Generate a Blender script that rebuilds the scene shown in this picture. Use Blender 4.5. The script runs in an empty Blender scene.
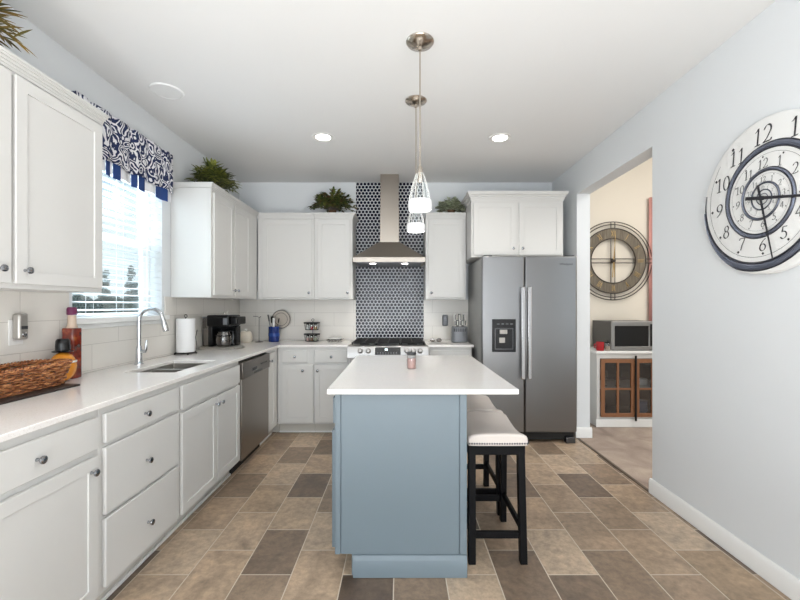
import bpy, bmesh, math, random
from mathutils import Vector, Matrix
random.seed(7)
PI = math.pi
C = bpy.context.scene.collection
sc = bpy.context.scene

# ------------------------------------------------------------------ colour helpers
def lin(c):
    c = c/255.0
    return c/12.92 if c <= 0.04045 else ((c+0.055)/1.055)**2.4
def rgb(r, g, b): return (lin(r), lin(g), lin(b), 1.0)

# ------------------------------------------------------------------ camera
H = 1.31
cam_d = bpy.data.cameras.new('camera'); cam = bpy.data.objects.new('camera', cam_d); C.objects.link(cam)
cam.location = (0, 0, H); cam.rotation_euler = (PI/2, 0, 0)
cam_d.sensor_width = 36; cam_d.lens = 18.0; cam_d.shift_y = 6/800.0
cam_d.clip_start = 0.05; cam_d.clip_end = 300
sc.camera = cam

# ------------------------------------------------------------------ world, lights, exposure
w = bpy.data.worlds.new('sky'); sc.world = w; w.use_nodes = True
nt = w.node_tree; nt.nodes.clear()
wo = nt.nodes.new('ShaderNodeOutputWorld'); bg = nt.nodes.new('ShaderNodeBackground')
tc = nt.nodes.new('ShaderNodeTexCoord'); sx = nt.nodes.new('ShaderNodeSeparateXYZ'); cr = nt.nodes.new('ShaderNodeValToRGB')
nt.links.new(tc.outputs['Generated'], sx.inputs[0]); nt.links.new(sx.outputs['Z'], cr.inputs[0])
cr.color_ramp.elements[0].position = 0.0; cr.color_ramp.elements[0].color = (0.86, 0.95, 1.0, 1)
cr.color_ramp.elements[1].position = 0.7; cr.color_ramp.elements[1].color = (0.60, 0.80, 1.0, 1)
nt.links.new(cr.outputs[0], bg.inputs[0]); bg.inputs[1].default_value = 1.15
nt.links.new(bg.outputs[0], wo.inputs[0])

def area(name, loc, rot, sx_, sy_, power, col=(1, 1, 1)):
    l = bpy.data.lights.new(name, 'AREA'); l.shape = 'RECTANGLE'; l.size = sx_; l.size_y = sy_; l.energy = power; l.color = col
    o = bpy.data.objects.new(name, l); o.location = loc; o.rotation_euler = rot; C.objects.link(o); return o
# unseen fill lamp added in the rear wall opening behind the camera
area('fill_rear', (-0.1, -2.98, 1.15), (PI/2, 0, 0), 2.3, 2.0, 46, (0.88, 0.94, 1.0))
area('bounce_fill', (0.0, -1.15, 0.35), (PI, 0, 0), 2.8, 2.2, 106, (1.0, 0.99, 0.98))  # added upward lamp, brightens the ceiling and upper walls
wl = area('daylight_window', (-4.9, 2.5, 5.6), (0, 0, 0), 3.0, 3.0, 2700, (0.86, 0.93, 1.0))
wl.rotation_euler = (Vector((-1.9, 2.7, 1.7))-wl.location).to_track_quat('-Z', 'Y').to_euler()
area('fill_dining', (3.7, 2.6, 3.4), (0, 0, 0), 2.2, 2.6, 58, (1.0, 0.97, 0.93))  # unseen lamp added under the dining ceiling to brighten that room

sc.view_settings.view_transform = 'Standard'; sc.view_settings.look = 'None'
sc.view_settings.gamma = 1; sc.view_settings.exposure = 0.62; sc.view_settings.use_curve_mapping = False

# ------------------------------------------------------------------ materials
def newmat(name):
    m = bpy.data.materials.new(name); m.use_nodes = True
    n = m.node_tree.nodes; b = n['Principled BSDF']
    return m, m.node_tree, b
def mat(name, col, rough=0.5, metal=0.0, noise=0.0, nscale=20, bump=0.0, coat=0.0, emit=None, es=0, trans=0, ior=1.45, alpha=1):
    m, t, b = newmat(name)
    b.inputs['Base Color'].default_value = col; b.inputs['Roughness'].default_value = rough
    b.inputs['Metallic'].default_value = metal; b.inputs['Coat Weight'].default_value = coat
    b.inputs['IOR'].default_value = ior; b.inputs['Transmission Weight'].default_value = trans; b.inputs['Alpha'].default_value = alpha
    if emit: b.inputs['Emission Color'].default_value = emit; b.inputs['Emission Strength'].default_value = es
    tcn = t.nodes.new('ShaderNodeTexCoord'); nz = t.nodes.new('ShaderNodeTexNoise'); nz.inputs['Scale'].default_value = nscale
    t.links.new(tcn.outputs['Object'], nz.inputs['Vector'])
    if noise > 0:
        mx = t.nodes.new('ShaderNodeMixRGB'); mx.inputs[1].default_value = tuple(c*(1-noise) for c in col[:3])+(1,)
        mx.inputs[2].default_value = tuple(min(1, c*(1+noise)) for c in col[:3])+(1,)
        t.links.new(nz.outputs[0], mx.inputs[0]); t.links.new(mx.outputs[0], b.inputs['Base Color'])
    if bump > 0:
        bp = t.nodes.new('ShaderNodeBump'); bp.inputs['Strength'].default_value = bump; bp.inputs['Distance'].default_value = 0.002
        t.links.new(nz.outputs[0], bp.inputs['Height']); t.links.new(bp.outputs[0], b.inputs['Normal'])
    return m
M = {}
M['wall'] = mat('wall_paint', rgb(223, 226, 228), 0.85, noise=0.015, nscale=3)
M['ceiling'] = mat('ceiling_paint', rgb(228, 228, 227), 0.9, noise=0.01, nscale=3)
M['cream'] = mat('cream_wall_paint', rgb(226, 218, 204), 0.85, noise=0.015, nscale=3)
M['trim'] = mat('white_trim_paint', rgb(236, 236, 234), 0.4, noise=0.01)
M['cab'] = mat('white_cabinet_paint', rgb(214, 213, 210), 0.38, noise=0.008, nscale=5)
M['toe'] = mat('toe_kick_paint', rgb(206, 202, 194), 0.5, noise=0.02)
M['blue'] = mat('island_blue_paint', rgb(112, 125, 133), 0.42, noise=0.015, nscale=5)
M['chrome'] = mat('chrome', rgb(205, 208, 212), 0.08, 1.0)
M['knob'] = mat('dark_nickel', rgb(160, 162, 166), 0.12, 1.0)
M['nickel'] = mat('brushed_nickel', rgb(190, 180, 168), 0.2, 1.0)
M['black'] = mat('black_plastic', rgb(14, 14, 16), 0.25)
M['blackmatte'] = mat('black_iron', rgb(24, 23, 23), 0.55, noise=0.1)
M['blackwood'] = mat('black_painted_wood', rgb(10, 10, 13), 0.5, noise=0.15, nscale=30)
M['blackwood'].node_tree.nodes['Principled BSDF'].inputs['Specular IOR Level'].default_value = 0.2
M['darkgap'] = mat('dark_plinth', rgb(30, 29, 28), 0.7)
M['fridge_side'] = mat('fridge_side_grey', rgb(172, 172, 170), 0.45, 0.1, noise=0.05)
M['leather'] = mat('off_white_leather', rgb(212, 203, 196), 0.32, noise=0.02, nscale=40, bump=0.15)
M['paper'] = mat('paper', rgb(240, 240, 240), 0.9, bump=0.3, nscale=120)
M['white'] = mat('white_plastic', rgb(236, 235, 232), 0.35)
M['slat'] = mat('blind_slat_white', rgb(236, 238, 240), 0.5)
M['bluecer'] = mat('cobalt_ceramic', rgb(20, 48, 120), 0.12, coat=0.5, noise=0.2, nscale=30)
M['lamp_on'] = mat('lamp_glow', (1, 1, 1, 1), 0.5, emit=(1, 0.96, 0.9, 1), es=9)
M['band_on'] = mat('frosted_lit_glass', (0.75, 0.76, 0.78, 1), 0.4, emit=(1, 0.97, 0.93, 1), es=0.1)
M['bulb_on'] = mat('bulb_glow', (1, 1, 1, 1), 0.4, emit=(1, 0.97, 0.93, 1), es=5)
M['wood'] = mat('cherry_wood', rgb(138, 94, 64), 0.4, noise=0.18, nscale=14)
M['gold'] = mat('aged_gold', rgb(196, 168, 118), 0.35, 0.7)
M['redfab'] = mat('dusty_red_fabric', rgb(208, 156, 148), 0.9, noise=0.1)
M['steel_dark'] = mat('dark_steel', rgb(92, 92, 94), 0.3, 0.9)
M['green_far'] = mat('far_foliage', rgb(92, 102, 92), 0.9, noise=0.35, nscale=2.5)
M['bark'] = mat('bark', rgb(92, 84, 76), 0.9, noise=0.2)
M['lawn'] = mat('lawn', rgb(120, 130, 112), 0.95, noise=0.2, nscale=1.0)
M['siding'] = mat('outside_wall', rgb(200, 200, 196), 0.9)
M['dish'] = mat('blue_grey_dishes', rgb(120, 140, 170), 0.3)
M['interior'] = mat('dark_cupboard_interior', rgb(58, 56, 56), 0.7)
M['redglass'] = mat('red_glaze', rgb(168, 36, 44), 0.2, noise=0.2, nscale=60)
M['orange'] = mat('orange_glaze', rgb(224, 146, 48), 0.25, noise=0.15, nscale=30)
M['purple'] = mat('purple_wax', rgb(104, 32, 74), 0.4)
M['cream_plastic'] = mat('cream_collar', rgb(206, 184, 164), 0.3)
M['pink'] = mat('pink_wax', rgb(222, 176, 168), 0.5)

def glass(name, col, rough=0.0, ior=1.45):
    m, t, b = newmat(name)
    b.inputs['Base Color'].default_value = col; b.inputs['Roughness'].default_value = rough
    b.inputs['Transmission Weight'].default_value = 1.0; b.inputs['IOR'].default_value = ior
    return m
def translucent(name, col, f):
    m, t, b = newmat(name); b.inputs['Base Color'].default_value = col; b.inputs['Roughness'].default_value = 0.5
    tr = t.nodes.new('ShaderNodeBsdfTranslucent'); tr.inputs[0].default_value = col; mx = t.nodes.new('ShaderNodeMixShader'); mx.inputs[0].default_value = f
    t.links.new(b.outputs[0], mx.inputs[1]); t.links.new(tr.outputs[0], mx.inputs[2]); t.links.new(mx.outputs[0], t.nodes['Material Output'].inputs[0])
    return m
M['slat'] = translucent('blind_slat_white', rgb(240, 242, 244), 0.45)
def thin_glass(name, tint=(1, 1, 1, 1), gl=0.12):
    m = bpy.data.materials.new(name); m.use_nodes = True; t = m.node_tree; t.nodes.clear()
    o = t.nodes.new('ShaderNodeOutputMaterial'); mx = t.nodes.new('ShaderNodeMixShader')
    tr = t.nodes.new('ShaderNodeBsdfTransparent'); g = t.nodes.new('ShaderNodeBsdfGlossy'); lw = t.nodes.new('ShaderNodeLayerWeight')
    mt = t.nodes.new('ShaderNodeMath'); mt.operation = 'MULTIPLY_ADD'; mt.inputs[1].default_value = 0.6; mt.inputs[2].default_value = gl*0.3
    lw.inputs[0].default_value = 0.25
    t.links.new(lw.outputs['Fresnel'], mt.inputs[0]); t.links.new(mt.outputs[0], mx.inputs[0])
    tr.inputs[0].default_value = tint; g.inputs['Roughness'].default_value = 0.03
    t.links.new(tr.outputs[0], mx.inputs[1]); t.links.new(g.outputs[0], mx.inputs[2]); t.links.new(mx.outputs[0], o.inputs[0])
    return m
M['pane'] = thin_glass('window_glass', (0.95, 0.98, 0.98, 1), 0.1)
M['cabglass'] = thin_glass('cabinet_glass', (0.75, 0.78, 0.8, 1), 0.3)
M['domeglass'] = thin_glass('clear_shade_glass', (0.93, 0.95, 0.95, 1), 0.15)
M['jarglass'] = thin_glass('jar_glass', (0.88, 0.9, 0.9, 1), 0.4)
M['smokeglass'] = thin_glass('coffee_glass', (0.55, 0.50, 0.46, 1), 0.5)

def steel(name, col, rough, axis, amt=0.07):
    m, t, b = newmat(name)
    b.inputs['Metallic'].default_value = 1.0
    tcn = t.nodes.new('ShaderNodeTexCoord'); mp = t.nodes.new('ShaderNodeMapping'); nz = t.nodes.new('ShaderNodeTexNoise')
    s = [260, 260, 260]; s[axis] = 2.0
    mp.inputs['Scale'].default_value = s; nz.inputs['Scale'].default_value = 1.0; nz.inputs['Detail'].default_value = 3
    t.links.new(tcn.outputs['Object'], mp.inputs[0]); t.links.new(mp.outputs[0], nz.inputs['Vector'])
    mr = t.nodes.new('ShaderNodeMapRange'); mr.inputs['To Min'].default_value = rough-amt; mr.inputs['To Max'].default_value = rough+amt
    t.links.new(nz.outputs[0], mr.inputs[0]); t.links.new(mr.outputs[0], b.inputs['Roughness'])
    mx = t.nodes.new('ShaderNodeMixRGB'); mx.inputs[1].default_value = tuple(c*0.985 for c in col[:3])+(1,); mx.inputs[2].default_value = col
    t.links.new(nz.outputs[0], mx.inputs[0]); t.links.new(mx.outputs[0], b.inputs['Base Color'])
    b.inputs['Anisotropic'].default_value = 0.5
    return m
M['steel'] = steel('brushed_steel', rgb(158, 156, 154), 0.30, 0)
M['steel_v'] = steel('fridge_steel', rgb(140, 140, 141), 0.32, 0, 0.012)
M['sink_steel'] = mat('sink_steel', rgb(178, 174, 168), 0.3, 0.85)
M['steel_hood'] = steel('hood_steel', rgb(172, 164, 155), 0.33, 2, 0.03)
M['steel_dw'] = steel('dishwasher_steel', rgb(156, 149, 141), 0.34, 2, 0.03)

class NB:   # small shader-graph helper
    def __init__(s, name): s.m, s.t, s.b = newmat(name)
    def n(s, k, **kw):
        x = s.t.nodes.new(k)
        for a, v in kw.items(): setattr(x, a, v)
        return x
    def m2(s, op, a, b=None, c=None):
        x = s.t.nodes.new('ShaderNodeMath'); x.operation = op
        for i, v in enumerate((a, b, c)):
            if v is None: continue
            if isinstance(v, (int, float)): x.inputs[i].default_value = v
            else: s.t.links.new(v, x.inputs[i])
        return x.outputs[0]
    def link(s, a, b): s.t.links.new(a, b)
    def ramp(s, f, els, interp='LINEAR'):
        r = s.t.nodes.new('ShaderNodeValToRGB'); r.color_ramp.interpolation = interp
        e = r.color_ramp.elements
        e[0].position, e[0].color = els[0]; e[1].position, e[1].color = els[-1]
        for p, c in els[1:-1]:
            q = e.new(p); q.color = c
        s.link(f, r.inputs[0]); return r.outputs[0]
    def mix(s, f, a, b, mode='MIX'):
        x = s.t.nodes.new('ShaderNodeMixRGB'); x.blend_type = mode
        for i, v in enumerate((f, a, b)):
            if isinstance(v, (int, float)): x.inputs[i].default_value = v
            elif isinstance(v, tuple): x.inputs[i].default_value = v
            else: s.link(v, x.inputs[i])
        return x.outputs[0]

def tile_floor():
    g = NB('floor_slate_look_tile')
    geo = g.n('ShaderNodeNewGeometry'); sp = g.n('ShaderNodeSeparateXYZ'); g.link(geo.outputs['Position'], sp.inputs[0])
    X, Y = sp.outputs['X'], sp.outputs['Y']
    W, L = 0.25, 0.393
    v = g.m2('DIVIDE', g.m2('ADD', X, 0.03+W*40), W)
    row = g.m2('FLOOR', v); fv = g.m2('FRACT', v)
    odd = g.m2('MODULO', row, 2.0)
    u = g.m2('ADD', g.m2('DIVIDE', g.m2('ADD', Y, -1.95+L*40), L), g.m2('MULTIPLY', odd, -0.0))
    u = g.m2('ADD', u, g.m2('MULTIPLY', g.m2('SUBTRACT', 1.0, odd), 0.5))
    iu = g.m2('FLOOR', u); fu = g.m2('FRACT', u)
    du = g.m2('MULTIPLY', g.m2('MINIMUM', fu, g.m2('SUBTRACT', 1.0, fu)), L)
    dv = g.m2('MULTIPLY', g.m2('MINIMUM', fv, g.m2('SUBTRACT', 1.0, fv)), W)
    d = g.m2('MINIMUM', du, dv)
    grout = g.m2('LESS_THAN', d, 0.0026)
    cx = g.n('ShaderNodeCombineXYZ'); g.link(row, cx.inputs[0]); g.link(iu, cx.inputs[1])
    wn = g.n('ShaderNodeTexWhiteNoise', noise_dimensions='2D'); g.link(cx.outputs[0], wn.inputs['Vector'])
    base = g.ramp(wn.outputs['Value'], [(0.0, rgb(92, 79, 69)), (0.2, rgb(126, 110, 95)), (0.45, rgb(153, 134, 115)), (0.7, rgb(166, 146, 125)), (0.88, rgb(174, 157, 138)), (1.0, rgb(148, 128, 106))])
    # offset the mottling per tile
    off = g.n('ShaderNodeVectorMath', operation='MULTIPLY_ADD'); g.link(cx.outputs[0], off.inputs[0]); off.inputs[1].default_value = (3.7, 5.1, 0); g.link(geo.outputs['Position'], off.inputs[2])
    n1 = g.n('ShaderNodeTexNoise'); n1.inputs['Scale'].default_value = 3.4; n1.inputs['Detail'].default_value = 9; n1.inputs['Roughness'].default_value = 0.66; n1.inputs['Distortion'].default_value = 1.2
    g.link(off.outputs[0], n1.inputs['Vector'])
    n2 = g.n('ShaderNodeTexNoise'); n2.inputs['Scale'].default_value = 26; n2.inputs['Detail'].default_value = 8; n2.inputs['Roughness'].default_value = 0.7
    g.link(off.outputs[0], n2.inputs['Vector'])
    mott = g.ramp(n1.outputs[0], [(0.26, (0.62, 0.61, 0.62, 1)), (0.5, (1.07, 1.05, 1.02, 1)), (0.72, (1.46, 1.41, 1.35, 1))])
    c1 = g.mix(1.0, base, mott, 'MULTIPLY')
    fine = g.ramp(n2.outputs[0], [(0.32, (0.66, 0.66, 0.67, 1)), (0.5, (1, 1, 1, 1)), (0.66, (1.3, 1.28, 1.25, 1))])
    c2 = g.mix(0.8, c1, fine, 'MULTIPLY')
    col = g.mix(grout, c2, rgb(205, 193, 176))
    g.link(col, g.b.inputs['Base Color'])
    rg = g.m2('ADD', g.m2('MULTIPLY', n1.outputs[0], 0.25), 0.27)
    g.link(g.mix(grout, rg, (0.8, 0.8, 0.8, 1)), g.b.inputs['Roughness'])
    h = g.m2('ADD', g.m2('SMOOTH_MIN', g.m2('DIVIDE', d, 0.005), 1.0, 0.3), g.m2('MULTIPLY', n2.outputs[0], 0.12))
    bp = g.n('ShaderNodeBump'); bp.inputs['Strength'].default_value = 0.35; bp.inputs['Distance'].default_value = 0.003
    g.link(h, bp.inputs['Height']); g.link(bp.outputs[0], g.b.inputs['Normal'])
    return g.m
M['tile'] = tile_floor()

def carpet():
    g = NB('dining_carpet')
    geo = g.n('ShaderNodeNewGeometry')
    n1 = g.n('ShaderNodeTexNoise'); n1.inputs['Scale'].default_value = 4; n1.inputs['Detail'].default_value = 5; n1.inputs['Distortion'].default_value = 0.6
    n2 = g.n('ShaderNodeTexNoise'); n2.inputs['Scale'].default_value = 220
    g.link(geo.outputs['Position'], n1.inputs['Vector']); g.link(geo.outputs['Position'], n2.inputs['Vector'])
    c = g.ramp(n1.outputs[0], [(0.3, rgb(146, 130, 120)), (0.7, rgb(184, 168, 154))])
    g.link(g.mix(0.3, c, g.ramp(n2.outputs[0], [(0.3, (0.6, 0.6, 0.6, 1)), (0.7, (1.2, 1.2, 1.2, 1))]), 'MULTIPLY'), g.b.inputs['Base Color'])
    g.b.inputs['Roughness'].default_value = 0.95
    bp = g.n('ShaderNodeBump'); bp.inputs['Strength'].default_value = 0.6; bp.inputs['Distance'].default_value = 0.004
    g.link(n2.outputs[0], bp.inputs['Height']); g.link(bp.outputs[0], g.b.inputs['Normal'])
    return g.m
M['carpet'] = carpet()

def wall_tile(name, axis):     # 6x18 white tiles; axis = world axis running along the wall
    g = NB(name)
    geo = g.n('ShaderNodeNewGeometry'); sp = g.n('ShaderNodeSeparateXYZ'); g.link(geo.outputs['Position'], sp.inputs[0])
    A = sp.outputs[axis]; Z = sp.outputs['Z']
    W, L = 0.1535, 0.455
    v = g.m2('DIVIDE', g.m2('ADD', Z, -0.926+W*10), W); row = g.m2('FLOOR', v); fv = g.m2('FRACT', v)
    odd = g.m2('MODULO', row, 2.0)
    u = g.m2('ADD', g.m2('DIVIDE', g.m2('ADD', A, 1.445+L*20-(0 if axis == 'X' else 0.21)), L), g.m2('MULTIPLY', odd, 0.5)); fu = g.m2('FRACT', u)
    d = g.m2('MINIMUM', g.m2('MULTIPLY', g.m2('MINIMUM', fu, g.m2('SUBTRACT', 1.0, fu)), L), g.m2('MULTIPLY', g.m2('MINIMUM', fv, g.m2('SUBTRACT', 1.0, fv)), W))
    gr = g.m2('LESS_THAN', d, 0.0016)
    g.link(g.mix(gr, rgb(228, 224, 217), rgb(198, 193, 186)), g.b.inputs['Base Color'])
    g.b.inputs['Roughness'].default_value = 0.16
    bp = g.n('ShaderNodeBump'); bp.inputs['Strength'].default_value = 0.3; bp.inputs['Distance'].default_value = 0.002
    g.link(g.m2('MINIMUM', g.m2('DIVIDE', d, 0.003), 1.0), bp.inputs['Height']); g.link(bp.outputs[0], g.b.inputs['Normal'])
    return g.m
M['wtile_x'] = wall_tile('white_wall_tile_back', 'X'); M['wtile_y'] = wall_tile('white_wall_tile_side', 'Y')

def penny():
    g = NB('navy_mosaic_tile')
    geo = g.n('ShaderNodeNewGeometry'); sp = g.n('ShaderNodeSeparateXYZ'); g.link(geo.outputs['Position'], sp.inputs[0])
    S = 0.0413; R = S*math.sqrt(3)
    def lat(ox, oz):
        a = g.m2('DIVIDE', g.m2('ADD', sp.outputs['X'], 0.509+S*0.5+S*20+ox), S); b = g.m2('DIVIDE', g.m2('ADD', sp.outputs['Z'], oz+R*5), R)
        da = g.m2('MULTIPLY', g.m2('SUBTRACT', g.m2('FRACT', a), 0.5), S); db = g.m2('MULTIPLY', g.m2('SUBTRACT', g.m2('FRACT', b), 0.5), R)
        # hexagon distance (pointy top)
        ax = g.m2('ABSOLUTE', da); az = g.m2('ABSOLUTE', db)
        hx = g.m2('MAXIMUM', ax, g.m2('ADD', g.m2('MULTIPLY', ax, 0.5), g.m2('MULTIPLY', az, 0.8660)))
        rd = g.m2('SQRT', g.m2('ADD', g.m2('MULTIPLY', da, da), g.m2('MULTIPLY', db, db)))
        return g.m2('ADD', g.m2('MULTIPLY', hx, 0.55), g.m2('MULTIPLY', rd, 0.45))
    d = g.m2('MINIMUM', lat(0, 0), lat(S*0.5, R*0.5))
    f = g.n('ShaderNodeMapRange'); f.inputs['From Min'].default_value = 0.0160; f.inputs['From Max'].default_value = 0.0171; g.link(d, f.inputs[0])
    g.link(g.mix(f.outputs[0], rgb(12, 17, 36), rgb(200, 202, 206)), g.b.inputs['Base Color'])
    g.link(g.mix(f.outputs[0], (0.14, 0.14, 0.14, 1), (0.7, 0.7, 0.7, 1)), g.b.inputs['Roughness'])
    g.b.inputs['Specular IOR Level'].default_value = 0.25
    bp = g.n('ShaderNodeBump'); bp.inputs['Strength'].default_value = 0.08; bp.inputs['Distance'].default_value = 0.002
    nz = g.n('ShaderNodeTexNoise'); nz.inputs['Scale'].default_value = 14; g.link(geo.outputs['Position'], nz.inputs['Vector'])
    g.link(g.m2('ADD', g.m2('SUBTRACT', 1.0, f.outputs[0]), g.m2('MULTIPLY', nz.outputs[0], 0.6)), bp.inputs['Height']); g.link(bp.outputs[0], g.b.inputs['Normal'])
    return g.m
M['penny'] = penny()

def quartz():
    g = NB('white_quartz')
    geo = g.n('ShaderNodeNewGeometry')
    n1 = g.n('ShaderNodeTexNoise'); n1.inputs['Scale'].default_value = 240; n1.inputs['Detail'].default_value = 2
    n2 = g.n('ShaderNodeTexNoise'); n2.inputs['Scale'].default_value = 6
    g.link(geo.outputs['Position'], n1.inputs['Vector']); g.link(geo.outputs['Position'], n2.inputs['Vector'])
    c = g.ramp(n1.outputs[0], [(0.28, rgb(222, 216, 210)), (0.40, rgb(240, 236, 232)), (0.75, rgb(244, 241, 238))])
    g.link(g.mix(0.1, c, n2.outputs[1], 'OVERLAY'), g.b.inputs['Base Color'])
    g.b.inputs['Roughness'].default_value = 0.13
    return g.m
M['quartz'] = quartz()

def damask():
    g = NB('navy_damask_fabric')
    tcn = g.n('ShaderNodeTexCoord')
    n0 = g.n('ShaderNodeTexNoise'); n0.inputs['Scale'].default_value = 9; n0.inputs['Detail'].default_value = 1; g.link(tcn.outputs['Object'], n0.inputs['Vector'])
    ad = g.n('ShaderNodeVectorMath', operation='MULTIPLY_ADD'); g.link(n0.outputs[1], ad.inputs[0]); ad.inputs[1].default_value = (0.16, 0.16, 0.16); g.link(tcn.outputs['Object'], ad.inputs[2])
    vo = g.n('ShaderNodeTexVoronoi'); vo.inputs['Scale'].default_value = 12; g.link(ad.outputs[0], vo.inputs['Vector'])
    wv = g.m2('SINE', g.m2('MULTIPLY', vo.outputs['Distance'], 24.0))
    n2 = g.n('ShaderNodeTexNoise'); n2.inputs['Scale'].default_value = 27; n2.inputs['Detail'].default_value = 1; n2.inputs['Distortion'].default_value = 2.0; g.link(tcn.outputs['Object'], n2.inputs['Vector'])
    v = g.m2('ADD', wv, g.m2('MULTIPLY', g.m2('SUBTRACT', n2.outputs[0], 0.5), 2.6))
    f = g.n('ShaderNodeMapRange'); f.inputs['From Min'].default_value = 0.0; f.inputs['From Max'].default_value = 0.25; g.link(v, f.inputs[0])
    g.link(g.mix(f.outputs[0], rgb(32, 44, 84), rgb(232, 232, 236)), g.b.inputs['Base Color'])
    g.b.inputs['Roughness'].default_value = 0.9
    return g.m
M['damask'] = damask()
M['bluefab'] = mat('blue_fabric', rgb(44, 72, 132), 0.9, noise=0.1); M['whitefab'] = mat('white_fabric', rgb(236, 236, 238), 0.9)

def leafmat(name, cols):
    g = NB(name)
    geo = g.n('ShaderNodeNewGeometry')
    g.link(g.ramp(geo.outputs['Random Per Island'], [(i/(len(cols)-1), c) for i, c in enumerate(cols)]), g.b.inputs['Base Color'])
    g.b.inputs['Roughness'].default_value = 0.5
    return g.m
M['leaf1'] = leafmat('olive_green_leaves', [rgb(44, 52, 24), rgb(88, 98, 40), rgb(146, 150, 70), rgb(60, 70, 32), rgb(112, 120, 54)])
M['leaf2'] = leafmat('mixed_green_leaves', [rgb(34, 48, 22), rgb(70, 90, 36), rgb(120, 124, 60), rgb(96, 70, 44), rgb(50, 74, 36)])
M['leaf3'] = leafmat('pale_sage_leaves', [rgb(96, 108, 84), rgb(164, 172, 140), rgb(200, 204, 180), rgb(120, 130, 96)])
M['leaf4'] = leafmat('gold_green_leaves', [rgb(60, 62, 18), rgb(120, 100, 30), rgb(150, 118, 44), rgb(78, 84, 26)])
def wickermat():
    g = NB('woven_willow')
    tcn = g.n('ShaderNodeTexCoord'); mp = g.n('ShaderNodeMapping'); mp.inputs['Scale'].default_value = (34, 34, 190); g.link(tcn.outputs['Object'], mp.inputs[0])
    n = g.n('ShaderNodeTexNoise'); n.inputs['Scale'].default_value = 1; n.inputs['Detail'].default_value = 2; g.link(mp.outputs[0], n.inputs['Vector'])
    g.link(g.ramp(n.outputs[0], [(0.34, rgb(66, 32, 16)), (0.48, rgb(150, 86, 46)), (0.64, rgb(206, 146, 94))]), g.b.inputs['Base Color']); g.b.inputs['Roughness'].default_value = 0.5
    return g.m
M['wicker'] = wickermat()
M['pot'] = mat('brown_pot', rgb(90, 66, 46), 0.7, noise=0.2)
M['tray'] = mat('dark_tray', rgb(52, 38, 34), 0.5, noise=0.2)

def bottlemat():
    g = NB('red_pepper_glass')
    tcn = g.n('ShaderNodeTexCoord'); n = g.n('ShaderNodeTexNoise'); n.inputs['Scale'].default_value = 26; n.inputs['Detail'].default_value = 3; g.link(tcn.outputs['Object'], n.inputs['Vector'])
    g.link(g.ramp(n.outputs[0], [(0.35, rgb(78, 24, 14)), (0.58, rgb(134, 44, 24)), (0.72, rgb(160, 90, 44))]), g.b.inputs['Base Color'])
    g.b.inputs['Roughness'].default_value = 0.1; g.b.inputs['Coat Weight'].default_value = 0.6
    return g.m
M['bottle'] = bottlemat()
def ringwood():
    g = NB('grey_brown_wood_ring')
    tcn = g.n('ShaderNodeTexCoord'); mp = g.n('ShaderNodeMapping'); mp.inputs['Scale'].default_value = (60, 6, 6); g.link(tcn.outputs['Object'], mp.inputs[0])
    n = g.n('ShaderNodeTexNoise'); n.inputs['Scale'].default_value = 1; n.inputs['Detail'].default_value = 4; g.link(mp.outputs[0], n.inputs['Vector'])
    g.link(g.ramp(n.outputs[0], [(0.3, rgb(92, 84, 72)), (0.7, rgb(128, 118, 102))]), g.b.inputs['Base Color']); g.b.inputs['Roughness'].default_value = 0.7
    return g.m
M['ringwood'] = ringwood()
M['bronze'] = mat('dark_bronze', rgb(70, 62, 56), 0.4, 0.6)
M['face'] = mat('clock_face_paper', rgb(232, 232, 230), 0.45)
M['ink'] = mat('clock_ink', rgb(38, 38, 44), 0.5)
M['clockband'] = mat('slate_blue_band', rgb(118, 124, 140), 0.25, 0.6, noise=0.2, nscale=8)
M['clockband2'] = mat('dark_band', rgb(36, 38, 48), 0.35)
M['silver'] = mat('silver_plastic', rgb(176, 172, 166), 0.3, 0.6)
M['grey'] = mat('grey_plastic', rgb(120, 122, 126), 0.4, 0.3)

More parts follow.
